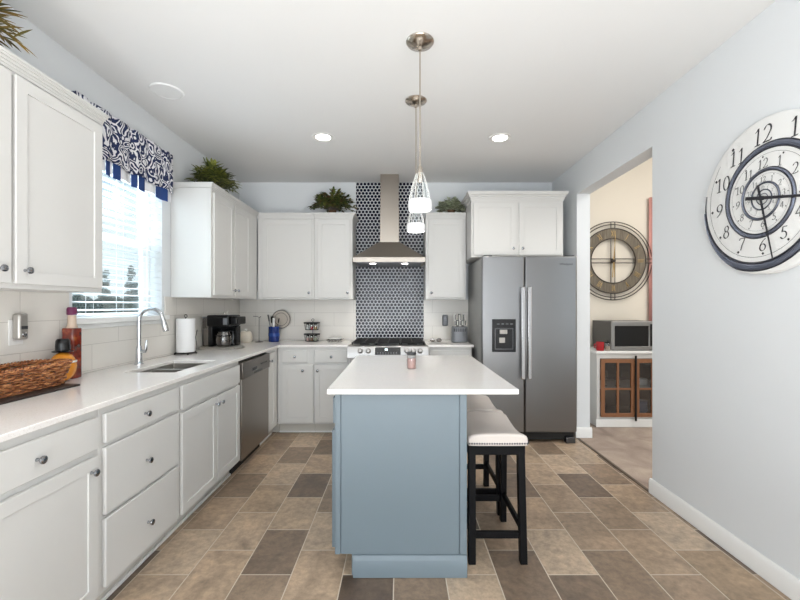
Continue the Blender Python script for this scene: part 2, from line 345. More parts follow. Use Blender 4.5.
# ------------------------------------------------------------------ mesh builder
class MB:
    def __init__(s): s.v = []; s.f = []; s.mi = []; s.cur = 0
    def add(s, vs, fs):
        o = len(s.v); s.v += [tuple(p) for p in vs]
        for f in fs: s.f.append([i+o for i in f]); s.mi.append(s.cur)
        return s
    def box(s, x0, x1, y0, y1, z0, z1, M4=None):
        vs = [Vector((x, y, z)) for z in (z0, z1) for y in (y0, y1) for x in (x0, x1)]
        if M4: vs = [M4 @ p for p in vs]
        return s.add(vs, [(0, 2, 3, 1), (4, 5, 7, 6), (0, 1, 5, 4), (2, 6, 7, 3), (0, 4, 6, 2), (1, 3, 7, 5)])
    def frustum(s, a, za, b, zb):      # a,b = (x0,x1,y0,y1)
        vs = [(x, y, za) for y in a[2:] for x in a[:2]]+[(x, y, zb) for y in b[2:] for x in b[:2]]
        return s.add(vs, [(0, 2, 3, 1), (4, 5, 7, 6), (0, 1, 5, 4), (2, 6, 7, 3), (0, 4, 6, 2), (1, 3, 7, 5)])
    def lathe(s, prof, c=(0, 0, 0), n=24, axis='Z', M4=None, cap=(True, True)):
        vs = []; k = len(prof)
        for i in range(n):
            a = 2*PI*i/n
            for r, h in prof:
                p = (r*math.cos(a), r*math.sin(a), h)
                if axis == 'Y': p = (p[0], p[2], p[1])
                if axis == 'X': p = (p[2], p[0], p[1])
                q = Vector(p)+Vector(c)
                vs.append(M4 @ q if M4 else q)
        fs = []
        for i in range(n):
            j = (i+1) % n
            for t in range(k-1): fs.append((i*k+t, j*k+t, j*k+t+1, i*k+t+1))
        if prof[0] == prof[-1]: cap = (False, False)
        if prof[0][0] > 1e-6 and cap[0]: fs.append(tuple(i*k for i in range(n))[::-1])
        if prof[-1][0] > 1e-6 and cap[1]: fs.append(tuple(i*k+k-1 for i in range(n)))
        return s.add(vs, fs)
    def tube(s, pts, r, n=8, closed=False, cap=True):
        pts = [Vector(p) for p in pts]; m = len(pts)
        rs = r if isinstance(r, (list, tuple)) else [r]*m
        vs = []; up = None
        for i, p in enumerate(pts):
            if closed: t = pts[(i+1) % m]-pts[i-1]
            else: t = pts[min(i+1, m-1)]-pts[max(i-1, 0)]
            t.normalize()
            if up is None: up = Vector((0, 0, 1)) if abs(t.z) < 0.9 else Vector((1, 0, 0))
            u = up-t*up.dot(t)
            if u.length < 1e-5: u = t.orthogonal()
            u.normalize(); up = u; v = t.cross(u)
            for k in range(n):
                a = 2*PI*k/n; vs.append(p+(u*math.cos(a)+v*math.sin(a))*rs[i])
        fs = []
        for i in range(m if closed else m-1):
            j = (i+1) % m
            for k in range(n):
                l = (k+1) % n; fs.append((i*n+k, i*n+l, j*n+l, j*n+k))
        if not closed and cap: fs.append(tuple(range(n))[::-1]); fs.append(tuple((m-1)*n+k for k in range(n)))
        return s.add(vs, fs)
    def prism(s, poly, f, a, b):        # poly list of (u,v), f(u,v,w)->xyz
        n = len(poly); vs = [f(u, v, a) for u, v in poly]+[f(u, v, b) for u, v in poly]
        fs = [tuple(range(n))[::-1], tuple(range(n, 2*n))]+[(i, (i+1) % n, (i+1) % n+n, i+n) for i in range(n)]
        return s.add(vs, fs)
    def cells(s, us, vs_, fill, w0, w1, f):
        nu, nv = len(us), len(vs_); idx = {}
        V = []; F = []
        def P(i, j, k):
            if (i, j, k) not in idx: idx[(i, j, k)] = len(V); V.append(f(us[i], vs_[j], (w0, w1)[k]))
            return idx[(i, j, k)]
        on = lambda i, j: 0 <= i < nu-1 and 0 <= j < nv-1 and fill(i, j)
        for i in range(nu-1):
            for j in range(nv-1):
                if not on(i, j): continue
                F.append((P(i, j, 0), P(i, j+1, 0), P(i+1, j+1, 0), P(i+1, j, 0)))
                F.append((P(i, j, 1), P(i+1, j, 1), P(i+1, j+1, 1), P(i, j+1, 1)))
                if not on(i-1, j): F.append((P(i, j, 0), P(i, j, 1), P(i, j+1, 1), P(i, j+1, 0)))
                if not on(i+1, j): F.append((P(i+1, j, 0), P(i+1, j+1, 0), P(i+1, j+1, 1), P(i+1, j, 1)))
                if not on(i, j-1): F.append((P(i, j, 0), P(i+1, j, 0), P(i+1, j, 1), P(i, j, 1)))
                if not on(i, j+1): F.append((P(i, j+1, 0), P(i, j+1, 1), P(i+1, j+1, 1), P(i+1, j+1, 0)))
        return s.add(V, F)
    def build(s, name, m, parent=None, bevel=0, smooth=False, loc=None, seg=2, sub=0, normals=True):
        me = bpy.data.meshes.new(name); me.from_pydata(s.v, [], s.f); me.update()
        for x in (m if isinstance(m, list) else [m]): me.materials.append(x)
        for p, k in zip(me.polygons, s.mi): p.material_index = k
        if normals:
            bm = bmesh.new(); bm.from_mesh(me); bmesh.ops.recalc_face_normals(bm, faces=bm.faces); bm.to_mesh(me); bm.free()
        if smooth or bevel:
            me.shade_smooth(); me.set_sharp_from_angle(angle=math.radians(38))
        o = bpy.data.objects.new(name, me); C.objects.link(o)
        if parent: o.parent = parent
        if loc: o.location = loc
        if bevel:
            b = o.modifiers.new('bevel', 'BEVEL'); b.width = bevel; b.segments = seg; b.limit_method = 'ANGLE'; b.angle_limit = math.radians(40)
        if sub:
            q = o.modifiers.new('sub', 'SUBSURF'); q.levels = sub; q.render_levels = sub
        return o

def tag(o, label, cat, group=None, kind=None):
    o['label'] = label; o['category'] = cat
    if group: o['group'] = group
    if kind: o['kind'] = kind
    return o
def thing(name, label, cat, loc=(0, 0, 0), rz=0, group=None):
    o = bpy.data.objects.new(name, None); o.empty_display_size = 0.05; C.objects.link(o)
    o.location = loc; o.rotation_euler = (0, 0, rz); return tag(o, label, cat, group)
def struct(o): o['kind'] = 'structure'; return o
def tree(o, parent=None):
    c = o.copy(); C.objects.link(c)
    if parent: c.parent = parent
    for ch in [x for x in C.objects if x.parent == o]: tree(ch, c)
    return c
def B(*a): return MB().box(*a)

# ================================================================== THE SETTING
XL, XR, YB, ZC = -1.86, 1.76, 4.63, 2.74
YN = -3.0                       # unseen rear end, closed by an added wall with an opening
idm = lambda u, v, w_: (u, v, w_)
struct(B(XL-0.16, XR, YN, YB+0.12, -0.10, 0).build('floor', M['tile']))
struct(B(XR+0.0005, 5.6, YN, 4.97, -0.10, -0.001).build('floor_dining', M['carpet']))
struct(B(XR-0.012, XR+0.012, 2.795, 3.975, 0.0002, 0.004).build('trim_1', mat('threshold', rgb(92, 80, 70), 0.5)))
struct(B(XL-0.16, XR+0.13, YN, 4.97, ZC, ZC+0.1).build('ceiling', M['ceiling']))
ZD = 3.5
struct(B(XR, 5.6, YN, 4.97, ZD, ZD+0.1).build('ceiling_dining', M['ceiling']))
struct(B(XR+0.001, XR+0.129, YN, 4.97, ZC+0.1005, ZD-0.0005).build('wall_above_opening', M['cream']))
WY0, WY1, WZ0, WZ1 = 2.27, 3.126, 1.24, 2.42
struct(MB().cells([YN, WY0, WY1, YB], [0.0005, WZ0, WZ1, ZC-0.0005], lambda i, j: not (i == 1 and j == 1), XL-0.16, XL, lambda u, v, w_: (w_, u, v)).build('wall_left', M['wall']))
struct(B(XL-0.16, XR+0.13, YB+0.0005, YB+0.12, 0.0005, ZC-0.0005).build('wall_back', M['wall']))
OY0, OY1, OZ = 2.79, 3.98, 2.425
struct(MB().cells([YN, OY0, OY1, YB], [0.0005, OZ, ZC-0.0005], lambda i, j: not (i == 1 and j == 0), XR, XR+0.13, lambda u, v, w_: (w_, u, v)).build('wall_right', M['wall']))
struct(B(XR+0.131, 5.6, 4.85, 4.97, 0.0005, ZD-0.0005).build('wall_dining', M['cream']))
struct(MB().cells([XL, -1.25, 1.05, 1.89], [0.0005, 2.15, ZC-0.0005], lambda i, j: not (i == 1 and j == 0), YN-0.12, YN, lambda u, v, w_: (u, w_, v)).build('wall_rear', M['wall']))  # unseen wall added for darker reflections, opening made for the fill lamp
struct(B(5.5, 5.6, YN, 4.849, 0.0005, ZD-0.0005).build('wall_far_right', M['cream']))
# baseboards
def baseboard(name, pts_f, a, b):
    prof = [(0, 0.001), (0.016, 0.001), (0.016, 0.085), (0.011, 0.098), (0.006, 0.105), (0, 0.105)]
    return struct(MB().prism(prof, pts_f, a, b).build(name, M['trim'], bevel=0.002))
baseboard('baseboard_right', lambda u, v, w_: (XR-u-0.0003, w_, v), YN, OY0+0.016)
baseboard('baseboard_jamb', lambda u, v, w_: (w_, OY1-u-0.0003, v), XR-0.016, XR+0.13+0.016)
baseboard('baseboard_near_jamb', lambda u, v, w_: (w_, OY0+u+0.0003, v), XR-0.016, XR+0.13+0.016)
baseboard('baseboard_dining', lambda u, v, w_: (w_, 4.85-u-0.0003, v), XR+0.134, 2.12)
# tiling
struct(MB().cells([1.10, WY0-0.03, WY1+0.03, YB-0.0085], [0.9155, 1.20, 1.385], lambda i, j: not (i == 1 and j == 1), XL+0.0003, XL+0.008, lambda u, v, w_: (w_, u, v)).build('trim_2', M['wtile_y'], bevel=0.0008))
struct(MB().box(XL+0.0085, -0.51, YB-0.008, YB-0.0002, 0.9155, 1.385).box(0.273, XR-0.001, YB-0.008, YB-0.0002, 0.9155, 1.385).build('trim_3', M['wtile_x'], bevel=0.0008))
struct(B(-0.509, 0.272, YB-0.009, YB-0.0002, 0.60, ZC-0.001).build('trim_4', M['penny']))
# window
win = bpy.data.objects.new('window_1', None); C.objects.link(win); win.location = (XL-0.12, (WY0+WY1)/2, WZ0); struct(win)
def wpart(mb, name, m, bev=0.003): 
    o = mb.build(name, m, win, bevel=bev); o.location = -win.location; return o
def ring(mb, x0, x1, y0, y1, z0, z1, t, tb=None):
    ys = [y0, y0+t, y1-t, y1]; zs = [z0, z0+(tb or t), z1-t, z1]
    return mb.cells(ys, zs, lambda i, j: not (i == 1 and j == 1), x0, x1, lambda u, v, w_: (w_, u, v))
wpart(ring(MB(), XL-0.155, XL-0.09, WY0+0.0005, WY1-0.0005, WZ0+0.0005, WZ1-0.0005, 0.035, 0.006), 'window_frame', M['trim'])
wpart(ring(MB(), XL-0.148, XL-0.128, WY0+0.036, WY1-0.036, 1.765, WZ1-0.036, 0.028), 'upper_sash', M['trim'])
wpart(ring(MB(), XL-0.125, XL-0.10, WY0+0.036, WY1-0.036, WZ0+0.007, 1.79, 0.042, 0.016), 'lower_sash', M['trim'])
wpart(B(XL-0.139, XL-0.136, WY0+0.06, WY1-0.06, 1.79, WZ1-0.06), 'upper_pane', M['pane'], 0)
wpart(B(XL-0.114, XL-0.111, WY0+0.075, WY1-0.075, WZ0+0.020, 1.75), 'lower_pane', M['pane'], 0)
wpart(MB().box(XL-0.088, XL+0.045, WY0-0.03, WY1+0.03, 1.205, WZ0-0.0005).box(XL+0.0005, XL+0.018, WY0-0.02, WY1+0.02, 1.175, 1.2045), 'window_sill', M['trim'], 0.004)

# ================================================================== OUTSIDE
struct(B(-60, XL-0.3, -30, 70, -0.5, -0.4).build('ground', M['lawn']))
def blob(mb, c, rx, ry, rz, seed, n=12):
    rnd = random.Random(seed); vs = []; fs = []; k = 9
    for i in range(n):
        for j in range(k):
            th = PI*j/(k-1); a = 2*PI*i/n; q = 1+rnd.uniform(-.16, .16)
            vs.append((c[0]+rx*q*math.sin(th)*math.cos(a), c[1]+ry*q*math.sin(th)*math.sin(a), c[2]+rz*q*math.cos(th)))
    for i in range(n):
        for j in range(k-1): fs.append((i*k+j, ((i+1) % n)*k+j, ((i+1) % n)*k+j+1, i*k+j+1))
    mb.add(vs, fs)
hd = MB()
for i in range(46):
    t = i/45; y = 12+t*30; x = -27.5-2*math.sin(t*5)
    blob(hd, (x, y, 0.5), 1.4, 1.3, 1.25+0.5*random.random(), i)
tag(hd.build('distant_hedge', M['green_far'], smooth=True), 'grey green hedgerow along the field beyond the kitchen window', 'hedge', kind='stuff')
for k, (px, hh, lab) in enumerate([(78, 3.0, 'small bare-topped tree behind the hedge, nearest the left edge of the window'), (105, 4.1, 'tall thin tree beyond the hedge seen through the left of the lower window'), (131, 4.4, 'tallest tree beyond the hedge, seen left of the right window frame'), (148, 3.4, 'short tree half hidden by the right side of the window frame')]):
    D = 44.0; hh *= 1.35; x = (px-400)/400*D
    t_ = thing('distant_tree', lab, 'tree', (x, D, -0.4), 0, 'trees beyond the hedge')
    MB().tube([(0, 0, 0), (0.05, 0, hh*0.5), (0, 0, hh)], [0.16, 0.1, 0.03], 6).build('trunk', M['bark'], t_)
    cm = MB(); rnd = random.Random(k+5)
    for q in range(70):
        z = hh*(0.35+0.65*rnd.random()); r = 0.75*(1.15-z/hh)+0.12; a = rnd.random()*6.28
        p = Vector((r*rnd.random()*math.cos(a), r*rnd.random()*math.sin(a), z)); s_ = 0.16+0.1*rnd.random()
        blob(cm, p, s_, s_, s_*1.2, q, 6)
    cm.build('crown', M['green_far'], t_, smooth=True)

# ================================================================== CABINET PARTS
def knob_mesh():
    mb = MB(); mb.lathe([(0.0065, 0.0), (0.0065, -0.002), (0.0045, -0.006), (0.0045, -0.015), (0.0125, -0.019), (0.0145, -0.023), (0.0135, -0.027), (0.008, -0.030), (0.0001, -0.0305)], n=18, axis='Y')
    return mb
def shaker(mb, x0, x1, z0, z1, y, t=0.019, r=0.052):
    xs = [x0, x0+r, x1-r, x1]; zs = [z0, z0+r, z1-r, z1]
    f = lambda u, v, w_: (u, w_, v)
    mb.cells(xs, zs, lambda i, j: not (i == 1 and j == 1), y-t, y-0.0004, f)
    mb.box(x0+r-0.001, x1-r+0.001, y-t+0.006, y-0.001, z0+r-0.001, z1-r+0.001)
    return mb
def fronts(t, items, m, y=0.0, r=0.052):
    for kind, x0, x1, z0, z1, kn in items:
        if kind == 'door': p = shaker(MB(), x0, x1, z0, z1, y, r=r).build('door', m, t, bevel=0.0022)
        else: p = B(x0, x1, y-0.019, y-0.0004, z0, z1).build('drawer' if kind == 'drawer' else 'false_drawer_front', m, t, bevel=0.004, seg=3)
        if kn:
            k = knob_mesh().build('knob', M['knob'], p, smooth=True); k.location = (kn[0], y-0.0193, kn[1])
def base_cabinet(label, loc, rz, w_, depth, items, group='white base cabinets', m=None, toe=True, top=0.888):
    m = m or M['cab']
    t = thing('base_cabinet', label, 'cabinet', loc, rz, group)
    b = MB()
    b.box(0.0005, w_-0.0005, 0, depth, 0.105, top); b.build('carcass', m, t, bevel=0.0015)
    B(0.0005, w_-0.0005, 0.072, depth-0.01, 0.001, 0.1045).build('toe_kick', M['toe'], t)
    B(0.0005, w_-0.0005, 0.058, 0.0715, 0.001, 0.018).build('toe_moulding', M['trim'], t, bevel=0.004)
    fronts(t, items, m); return t
def crown_prof(h=0.075, p=0.045):
    return [(0.0005, 0), (-0.008, 0), (-0.010, h*0.2), (-0.022, h*0.42), (-p*0.85, h*0.75), (-p, h*0.8), (-p, h), (0.0005, h)]
def upper_cabinet(label, loc, rz, w_, depth, z0, z1, items, ends=(0, 0), hc=0.06, pc=0.035, group='white wall cabinets', trimx=(0, 0)):
    # z1 = carcass top (crown wraps the upper edge); crown ends project by pc where ends is 1
    t = thing('wall_cabinet', label, 'cabinet', (loc[0], loc[1], z0), rz, group)
    B(0.0005, w_-0.0005, 0, depth, 0, z1-z0-0.001).build('carcass', M['cab'], t, bevel=0.0015)
    c = MB(); e0, e1 = ends
    # layered crown: steps growing outwards
    n = 5
    for k in range(n):
        q = pc*(0.18, 0.3, 0.55, 0.85, 1.0)[k]; za = z1-z0+hc*(0, 0.22, 0.42, 0.62, 0.78)[k]-hc*0.35; zb = z1-z0+hc*(0.22, 0.42, 0.62, 0.78, 1.0)[k]-hc*0.35
        xa = -q if e0 else 0.0005; xb = w_+q if e1 else w_-0.0005
        # a U-shaped strip around carcass, closed on top by the last layer
        xs = [xa, 0.0 if e0 else xa+0.0001, w_ if e1 else xb-0.0001, xb]
        if zb <= z1-z0:
            c.box(xa, xb, -q, -0.0006, za, zb)
            if e0: c.box(xa, -0.0002, -0.0006, depth-0.001, za, zb)
            if e1: c.box(w_+0.0002, xb, -0.0006, depth-0.001, za, zb)
        else:
            c.box(xa, xb, -q, depth-0.001, max(za, z1-z0), zb) if za >= z1-z0-1e-6 else (c.box(xa, xb, -q, -0.0006, za, zb), c.box(xa, xb, -0.0006, depth-0.001, z1-z0, zb))
    c.build('crown_moulding', M['cab'], t, bevel=0.001)
    items = [(k, a, b_, c_-z0, d-z0, (kn[0], kn[1]-z0) if kn else None) for k, a, b_, c_, d, kn in items]
    fronts(t, items, M['cab']); return t

# ---- left run base cabinets (face at X=-1.25, looking +X)
XF = -1.25; R9 = PI/2; DL = 0.60
YA = 1.10
base_cabinet('white base cabinet with one drawer over one door, nearest the camera under the basket', (XF, YA, 0), R9, 0.556, DL,
    [('drawer', 0.02, 0.535, 0.725, 0.858, (0.255, 0.789)), ('door', 0.02, 0.535, 0.125, 0.700, (0.494, 0.645))])
base_cabinet('white base cabinet with three stacked drawers, left of the sink cabinet', (XF, 1.657, 0), R9, 0.588, DL,
    [('drawer', 0.018, 0.572, 0.735, 0.858, (0.272, 0.792)), ('drawer', 0.018, 0.572, 0.435, 0.716, (0.285, 0.562)), ('drawer', 0.018, 0.572, 0.130, 0.418, (0.296, 0.255))])
sinkcab = base_cabinet('white sink base cabinet with a wide false drawer front and two doors', (XF, 2.2465, 0), R9, 0.848, DL,
    [('false', 0.018, 0.83, 0.722, 0.858, None), ('door', 0.018, 0.452, 0.125, 0.703, (0.425, 0.655)), ('door', 0.460, 0.83, 0.125, 0.703, (0.490, 0.655))], top=0.70)
B(0.0005, 0.8475, 0, 0.018, 0.7005, 0.888).build('top_rail', M['cab'], sinkcab)
MB().box(0.0005, 0.018, 0.0185, DL, 0.7005, 0.888).build('side_panel', M['cab'], sinkcab)
MB().box(0.830, 0.8475, 0.0185, DL, 0.7005, 0.888).build('side_panel', M['cab'], sinkcab)
cornercab = base_cabinet('narrow white corner base cabinet between dishwasher and back run', (XF, 3.7425, 0), R9, 0.335, DL,
    [('door', 0.012, 0.215, 0.125, 0.858, (0.035, 0.79))])
MB().box(0.3355, 0.4085, 0.072, 0.085, 0.001, 0.1045).box(0.4087, 0.420, 0.0030, 0.085, 0.001, 0.1045).build('corner_toe_kick', M['toe'], cornercab)
# ---- back run base cabinets (face at Y=4.08)
YF = 4.08
base_cabinet('white base cabinet below the blue utensil crock, narrow drawer over door', (-1.2485, YF, 0), 0, 0.372, 0.545,
    [('drawer', 0.050, 0.312, 0.735, 0.858, (0.182, 0.795)), ('door', 0.050, 0.365, 0.125, 0.712, (0.262, 0.655))])
base_cabinet('white base cabinet directly left of the range, wider drawer over door', (-0.8755, YF, 0), 0, 0.364, 0.545,
    [('drawer', 0.008, 0.345, 0.735, 0.858, (0.18, 0.795)), ('door', 0.008, 0.345, 0.125, 0.712, (0.04, 0.655))])
base_cabinet('white base cabinet between the range and refrigerator under the knife block', (0.275, YF, 0), 0, 0.455, 0.545,
    [('drawer', 0.03, 0.43, 0.735, 0.858, (0.23, 0.795)), ('door', 0.03, 0.43, 0.125, 0.712, (0.07, 0.655))])

# ---- worktops
TZ0, TZ1 = 0.8905, 0.914
SX0, SX1, SY0, SYD, SY1 = -1.650, -1.345, 2.385, 2.665, 2.92
us = [XL+0.0005, SX0, SX1, -1.2225, -0.513]; vs_ = [1.10, SY0, SY1, 4.055, YB-0.0005]
def fillL(i, j):
    if i == 3: return j == 3
    if i == 1 and j == 1: return False
    return True
ct = MB().cells(us, vs_, fillL, TZ0, TZ1, idm).build('worktop', M['quartz'], bevel=0.003)
tag(ct, 'white quartz L-shaped worktop running along the window wall to the range', 'countertop')
ct2 = B(0.2735, 0.75, 4.055, YB-0.0005, TZ0, TZ1).build('worktop', M['quartz'], bevel=0.003)
tag(ct2, 'short white quartz worktop between range and refrigerator', 'countertop')

# ---- sink
sk = thing('sink', 'double-bowl stainless undermount sink in the worktop below the window', 'sink', (SX0, SY0, TZ0-0.19))
def bowl(x0, x1, y0, y1, zt, zb):
    mb = MB(); t = 0.004; r = 0.0
    mb.cells([x0, x0+t, x1-t, x1], [y0, y0+t, y1-t, y1], lambda i, j: not (i == 1 and j == 1), zb, zt, idm)
    mb.box(x0, x1, y0, y1, zb-0.004, zb-0.0001)
    mb.lathe([(0.0001, 0.003), (0.03, 0.003), (0.034, 0.0), ], ((x0+x1)/2, (y0+y1)/2, zb), 20)
    return mb
hz = 0.19
o = bowl(-0.006, SX1-SX0+0.006, -0.006, SYD-SY0-0.006, hz-0.001, 0.07).build('near_bowl', M['sink_steel'], sk, bevel=0.003)
o = bowl(-0.006, SX1-SX0+0.006, SYD-SY0+0.006, SY1-SY0+0.006, hz-0.001, 0.05).build('far_bowl', M['sink_steel'], sk, bevel=0.003)
B(-0.006, SX1-SX0+0.006, SYD-SY0-0.0055, SYD-SY0+0.0055, hz-0.035, hz-0.003).build('divider', M['sink_steel'], sk, bevel=0.003)

# ---- faucet
fc = thing('faucet', 'chrome gooseneck pull-down faucet behind the sink', 'faucet', (-1.775, 2.72, 0.9142))
MB().lathe([(0.028, 0), (0.028, 0.008), (0.021, 0.014), (0.019, 0.10), (0.016, 0.12), (0.0145, 0.125)], n=24).build('base', M['chrome'], fc, smooth=True)
pts = [(0, 0, 0.12), (0, 0, 0.2), (0, 0, 0.29)]
for k in range(1, 13):
    a = PI-k*PI*0.97/12; pts.append((0.078+0.078*math.cos(a), 0.012*k/12, 0.30+0.078*math.sin(a)))
MB().tube(pts, 0.0125, 14).build('spout', M['chrome'], fc, smooth=True)
e = Vector(pts[-1]); d_ = (Vector(pts[-1])-Vector(pts[-2])).normalized()
MB().tube([e-d_*0.004, e+d_*0.02, e+d_*0.03, e+d_*0.075, e+d_*0.088], [0.014, 0.0155, 0.018, 0.0195, 0.016], 16).build('spray_head', M['chrome'], fc, smooth=True)
MB().tube([(0.015, 0, 0.085), (0.04, 0.0, 0.088), (0.047, 0, 0.10), (0.052, 0.0, 0.165)], [0.012, 0.012, 0.009, 0.006], 12).build('lever', M['chrome'], fc, smooth=True)

# ---- dishwasher
dw = thing('dishwasher', 'stainless steel dishwasher with dark control strip, right of the sink cabinet', 'dishwasher', (XF, 3.0955, 0), R9)
B(0.004, 0.643, 0.012, 0.58, 0.09, 0.880).build('tub', M['darkgap'], dw)
B(0.006, 0.641, -0.022, 0.0115, 0.105, 0.735).build('door', M['steel_dw'], dw, bevel=0.004)
B(0.006, 0.641, -0.034, 0.0115, 0.738, 0.872).build('control_panel', steel('dw_panel', rgb(120, 114, 108), 0.3, 0), dw, bevel=0.006)
mbx = MB(); mbx.box(0.20, 0.31, -0.0352, -0.0342, 0.775, 0.80)
for k in range(5): mbx.box(0.40+k*0.035, 0.418+k*0.035, -0.0356, -0.0342, 0.80, 0.812)
mbx.box(0.24, 0.44, -0.036, -0.0342, 0.748, 0.765)
mbx.build('buttons', M['black'], dw)
B(0.01, 0.637, 0.06, 0.30, 0.001, 0.089).build('plinth', M['darkgap'], dw)

# ---- wall cabinets
DU = 0.31
upper_cabinet('white two-door wall cabinet nearest the camera, left of the window', (-1.55, 1.10), R9, 0.98, DU-0.001, 1.38, 2.27,
    [('door', 0.02, 0.478, 1.40, 2.235, (0.425, 1.455)), ('door', 0.495, 0.96, 1.40, 2.235, (0.532, 1.455))], ends=(0, 1), hc=0.06, pc=0.022)
upper_cabinet('white two-door wall cabinet right of the window with fern on top', (-1.53, 3.24), R9, 1.035, DU+0.019, 1.38, 2.27,
    [('door', 0.025, 0.405, 1.40, 2.235, (0.378, 1.45)), ('door', 0.425, 0.80, 1.40, 2.235, (0.452, 1.45))], ends=(1, 0), hc=0.06, pc=0.02)
YU = 4.30
upper_cabinet('white wall cabinet in the back left corner with one wide door', (-1.5295, YU), 0, 0.607, 0.329, 1.38, 2.27,
    [('door', 0.06, 0.585, 1.40, 2.235, (0.558, 1.45))], ends=(0, 0), hc=0.06, pc=0.02)
upper_cabinet('narrow one-door white wall cabinet immediately left of the hood', (-0.9205, YU), 0, 0.410, 0.329, 1.38, 2.27,
    [('door', 0.035, 0.385, 1.40, 2.235, (0.36, 1.45))], ends=(0, 1), hc=0.06, pc=0.03)
upper_cabinet('one-door white wall cabinet between the hood and refrigerator cabinet', (0.275, YU), 0, 0.433, 0.329, 1.38, 2.27,
    [('door', 0.03, 0.41, 1.40, 2.235, (0.06, 1.45))], ends=(0, 0), hc=0.06, pc=0.03)
upper_cabinet('deeper and taller white two-door cabinet above the refrigerator', (0.715, 4.02), 0, 0.925, 0.609, 1.80, 2.40,
    [('door', 0.022, 0.448, 1.82, 2.345, (0.415, 1.885)), ('door', 0.478, 0.905, 1.82, 2.345, (0.508, 1.885))], ends=(1, 1), hc=0.085, pc=0.04)

# ---- refrigerator
fr = thing('refrigerator', 'stainless steel side-by-side refrigerator with water dispenser', 'refrigerator', (0.782, 3.81, 0))
B(0.004, 0.900, 0.075, 0.80, 0.03, 1.775).build('body', M['fridge_side'], fr, bevel=0.006)
for n_, a, b_ in (('freezer_door', 0.0, 0.404), ('fresh_food_door', 0.411, 0.904)):
    dd = B(a, b_, 0, 0.072, 0.105, 1.785).build(n_, M['steel_v'], fr, bevel=0.012, seg=4)
    hx = 0.376 if a == 0 else 0.437
    hm = MB(); z0_, z1_ = 0.62, 1.49
    hm.box(hx-0.019, hx+0.019, -0.062, -0.042, z0_, z1_)
    hm.box(hx-0.011, hx+0.011, -0.045, -0.0005, z0_+0.02, z0_+0.06).box(hx-0.011, hx+0.011, -0.045, -0.0005, z1_-0.06, z1_-0.02)
    hm.build('handle', mat('handle_steel', rgb(208, 208, 210), 0.22, 0.9), dd, bevel=0.006)
    if a == 0:
        dp = B(0.095, 0.320, -0.006, -0.0005, 0.872, 1.185).build('dispenser', M['black'], dd, bevel=0.0028)
    else:
        cu = bpy.data.curves.new('t', 'FONT'); cu.body = 'Whirlpool'; cu.size = 0.030; cu.extrude = 0.0008; cu.align_x = 'CENTER'
        to = bpy.data.objects.new('t', cu); C.objects.link(to); bpy.context.view_layer.update()
        me = bpy.data.meshes.new_from_object(to); bpy.data.objects.remove(to)
        me.materials.append(M['steel_dark']); bo = bpy.data.objects.new('badge', me); C.objects.link(bo); bo.parent = dd
        bo.location = (0.80, -0.0012, 1.70); bo.rotation_euler = (PI/2, 0, 0)
bx = MB(); bx.cells([0.12, 0.128, 0.287, 0.295], [0.895, 0.905, 1.09, 1.10], lambda i, j: not (i == 1 and j == 1), -0.0085, -0.0065, lambda u, v, w_: (u, w_, v)); bx.build('dispenser_surround', M['steel_dark'], fr)
B(0.165, 0.235, -0.022, -0.007, 1.045, 1.085).build('ice_paddle', M['silver'], fr, bevel=0.003)
B(0.160, 0.215, -0.018, -0.007, 0.96, 1.01).build('water_paddle', M['silver'], fr, bevel=0.003)
bd = MB()
for k in range(4): bd.box(0.14+k*0.042, 0.165+k*0.042, -0.0075, -0.0065, 1.135, 1.142)
bd.build('display_marks', M['grey'], fr)
B(0.01, 0.894, 0.045, 0.30, 0.025, 0.098).build('grille', M['darkgap'], fr)
for a in (0.02, 0.80):
    B(a, a+0.09, 0.0, 0.06, 0.001, 0.055).build('foot', M['steel_dark'], fr, bevel=0.004)
    B(a, a+0.08, 0.01, 0.09, 1.786, 1.796).build('hinge_cover', M['steel_dark'], fr, bevel=0.003)

# ---- range
rg_ = thing('range', 'stainless steel slide-in gas range with black grates and digital control panel', 'stove', (-0.119, 3.93, 0))
B(-0.378, 0.378, 0.02, 0.68, 0.03, 0.895).build('body', M['steel'], rg_, bevel=0.004)
B(-0.370, 0.370, -0.012, 0.0195, 0.26, 0.79).build('oven_door', M['steel'], rg_, bevel=0.005)
B(-0.25, 0.25, -0.0145, -0.0125, 0.38, 0.66).build('oven_window', M['black'], rg_)
MB().tube([(-0.33, -0.055, 0.745), (0.33, -0.055, 0.745)], 0.012, 12).box(-0.31, -0.29, -0.05, -0.0125, 0.737, 0.753).box(0.29, 0.31, -0.05, -0.0125, 0.737, 0.753).build('oven_handle', M['steel'], rg_, smooth=True)
B(-0.370, 0.370, -0.012, 0.0195, 0.06, 0.25).build('warming_drawer', M['steel'], rg_, bevel=0.005)
cp = MB().prism([(0.0195, 0.80), (-0.03, 0.80), (-0.03, 0.825), (-0.008, 0.915), (0.05, 0.925), (0.05, 0.896), (0.0195, 0.896)], lambda u, v, w_: (w_, u, v), -0.40, 0.40).build('control_panel', M['steel'], rg_, bevel=0.004)
tl = math.atan2(0.022, 0.09)
P4 = Matrix.Translation((0, -0.019, 0.870)) @ Matrix.Rotation(-tl, 4, 'X')
MB().box(-0.125, 0.125, -0.004, -0.0006, -0.038, 0.036, P4).build('display', M['black'], rg_)
MB().box(-0.028, -0.002, -0.0048, -0.0042, 0.004, 0.022, P4).build('clock_readout', mat('readout', (0.8, 0.95, 1, 1), 0.5, emit=(0.8, 0.95, 1, 1), es=1.5), rg_)
mk = MB()
for i in range(8):
    for j in range(2): mk.box(-0.105+i*0.026, -0.092+i*0.026, -0.0048, -0.0042, -0.03+j*0.014, -0.026+j*0.014, P4)
mk.build('touch_marks', M['grey'], rg_)
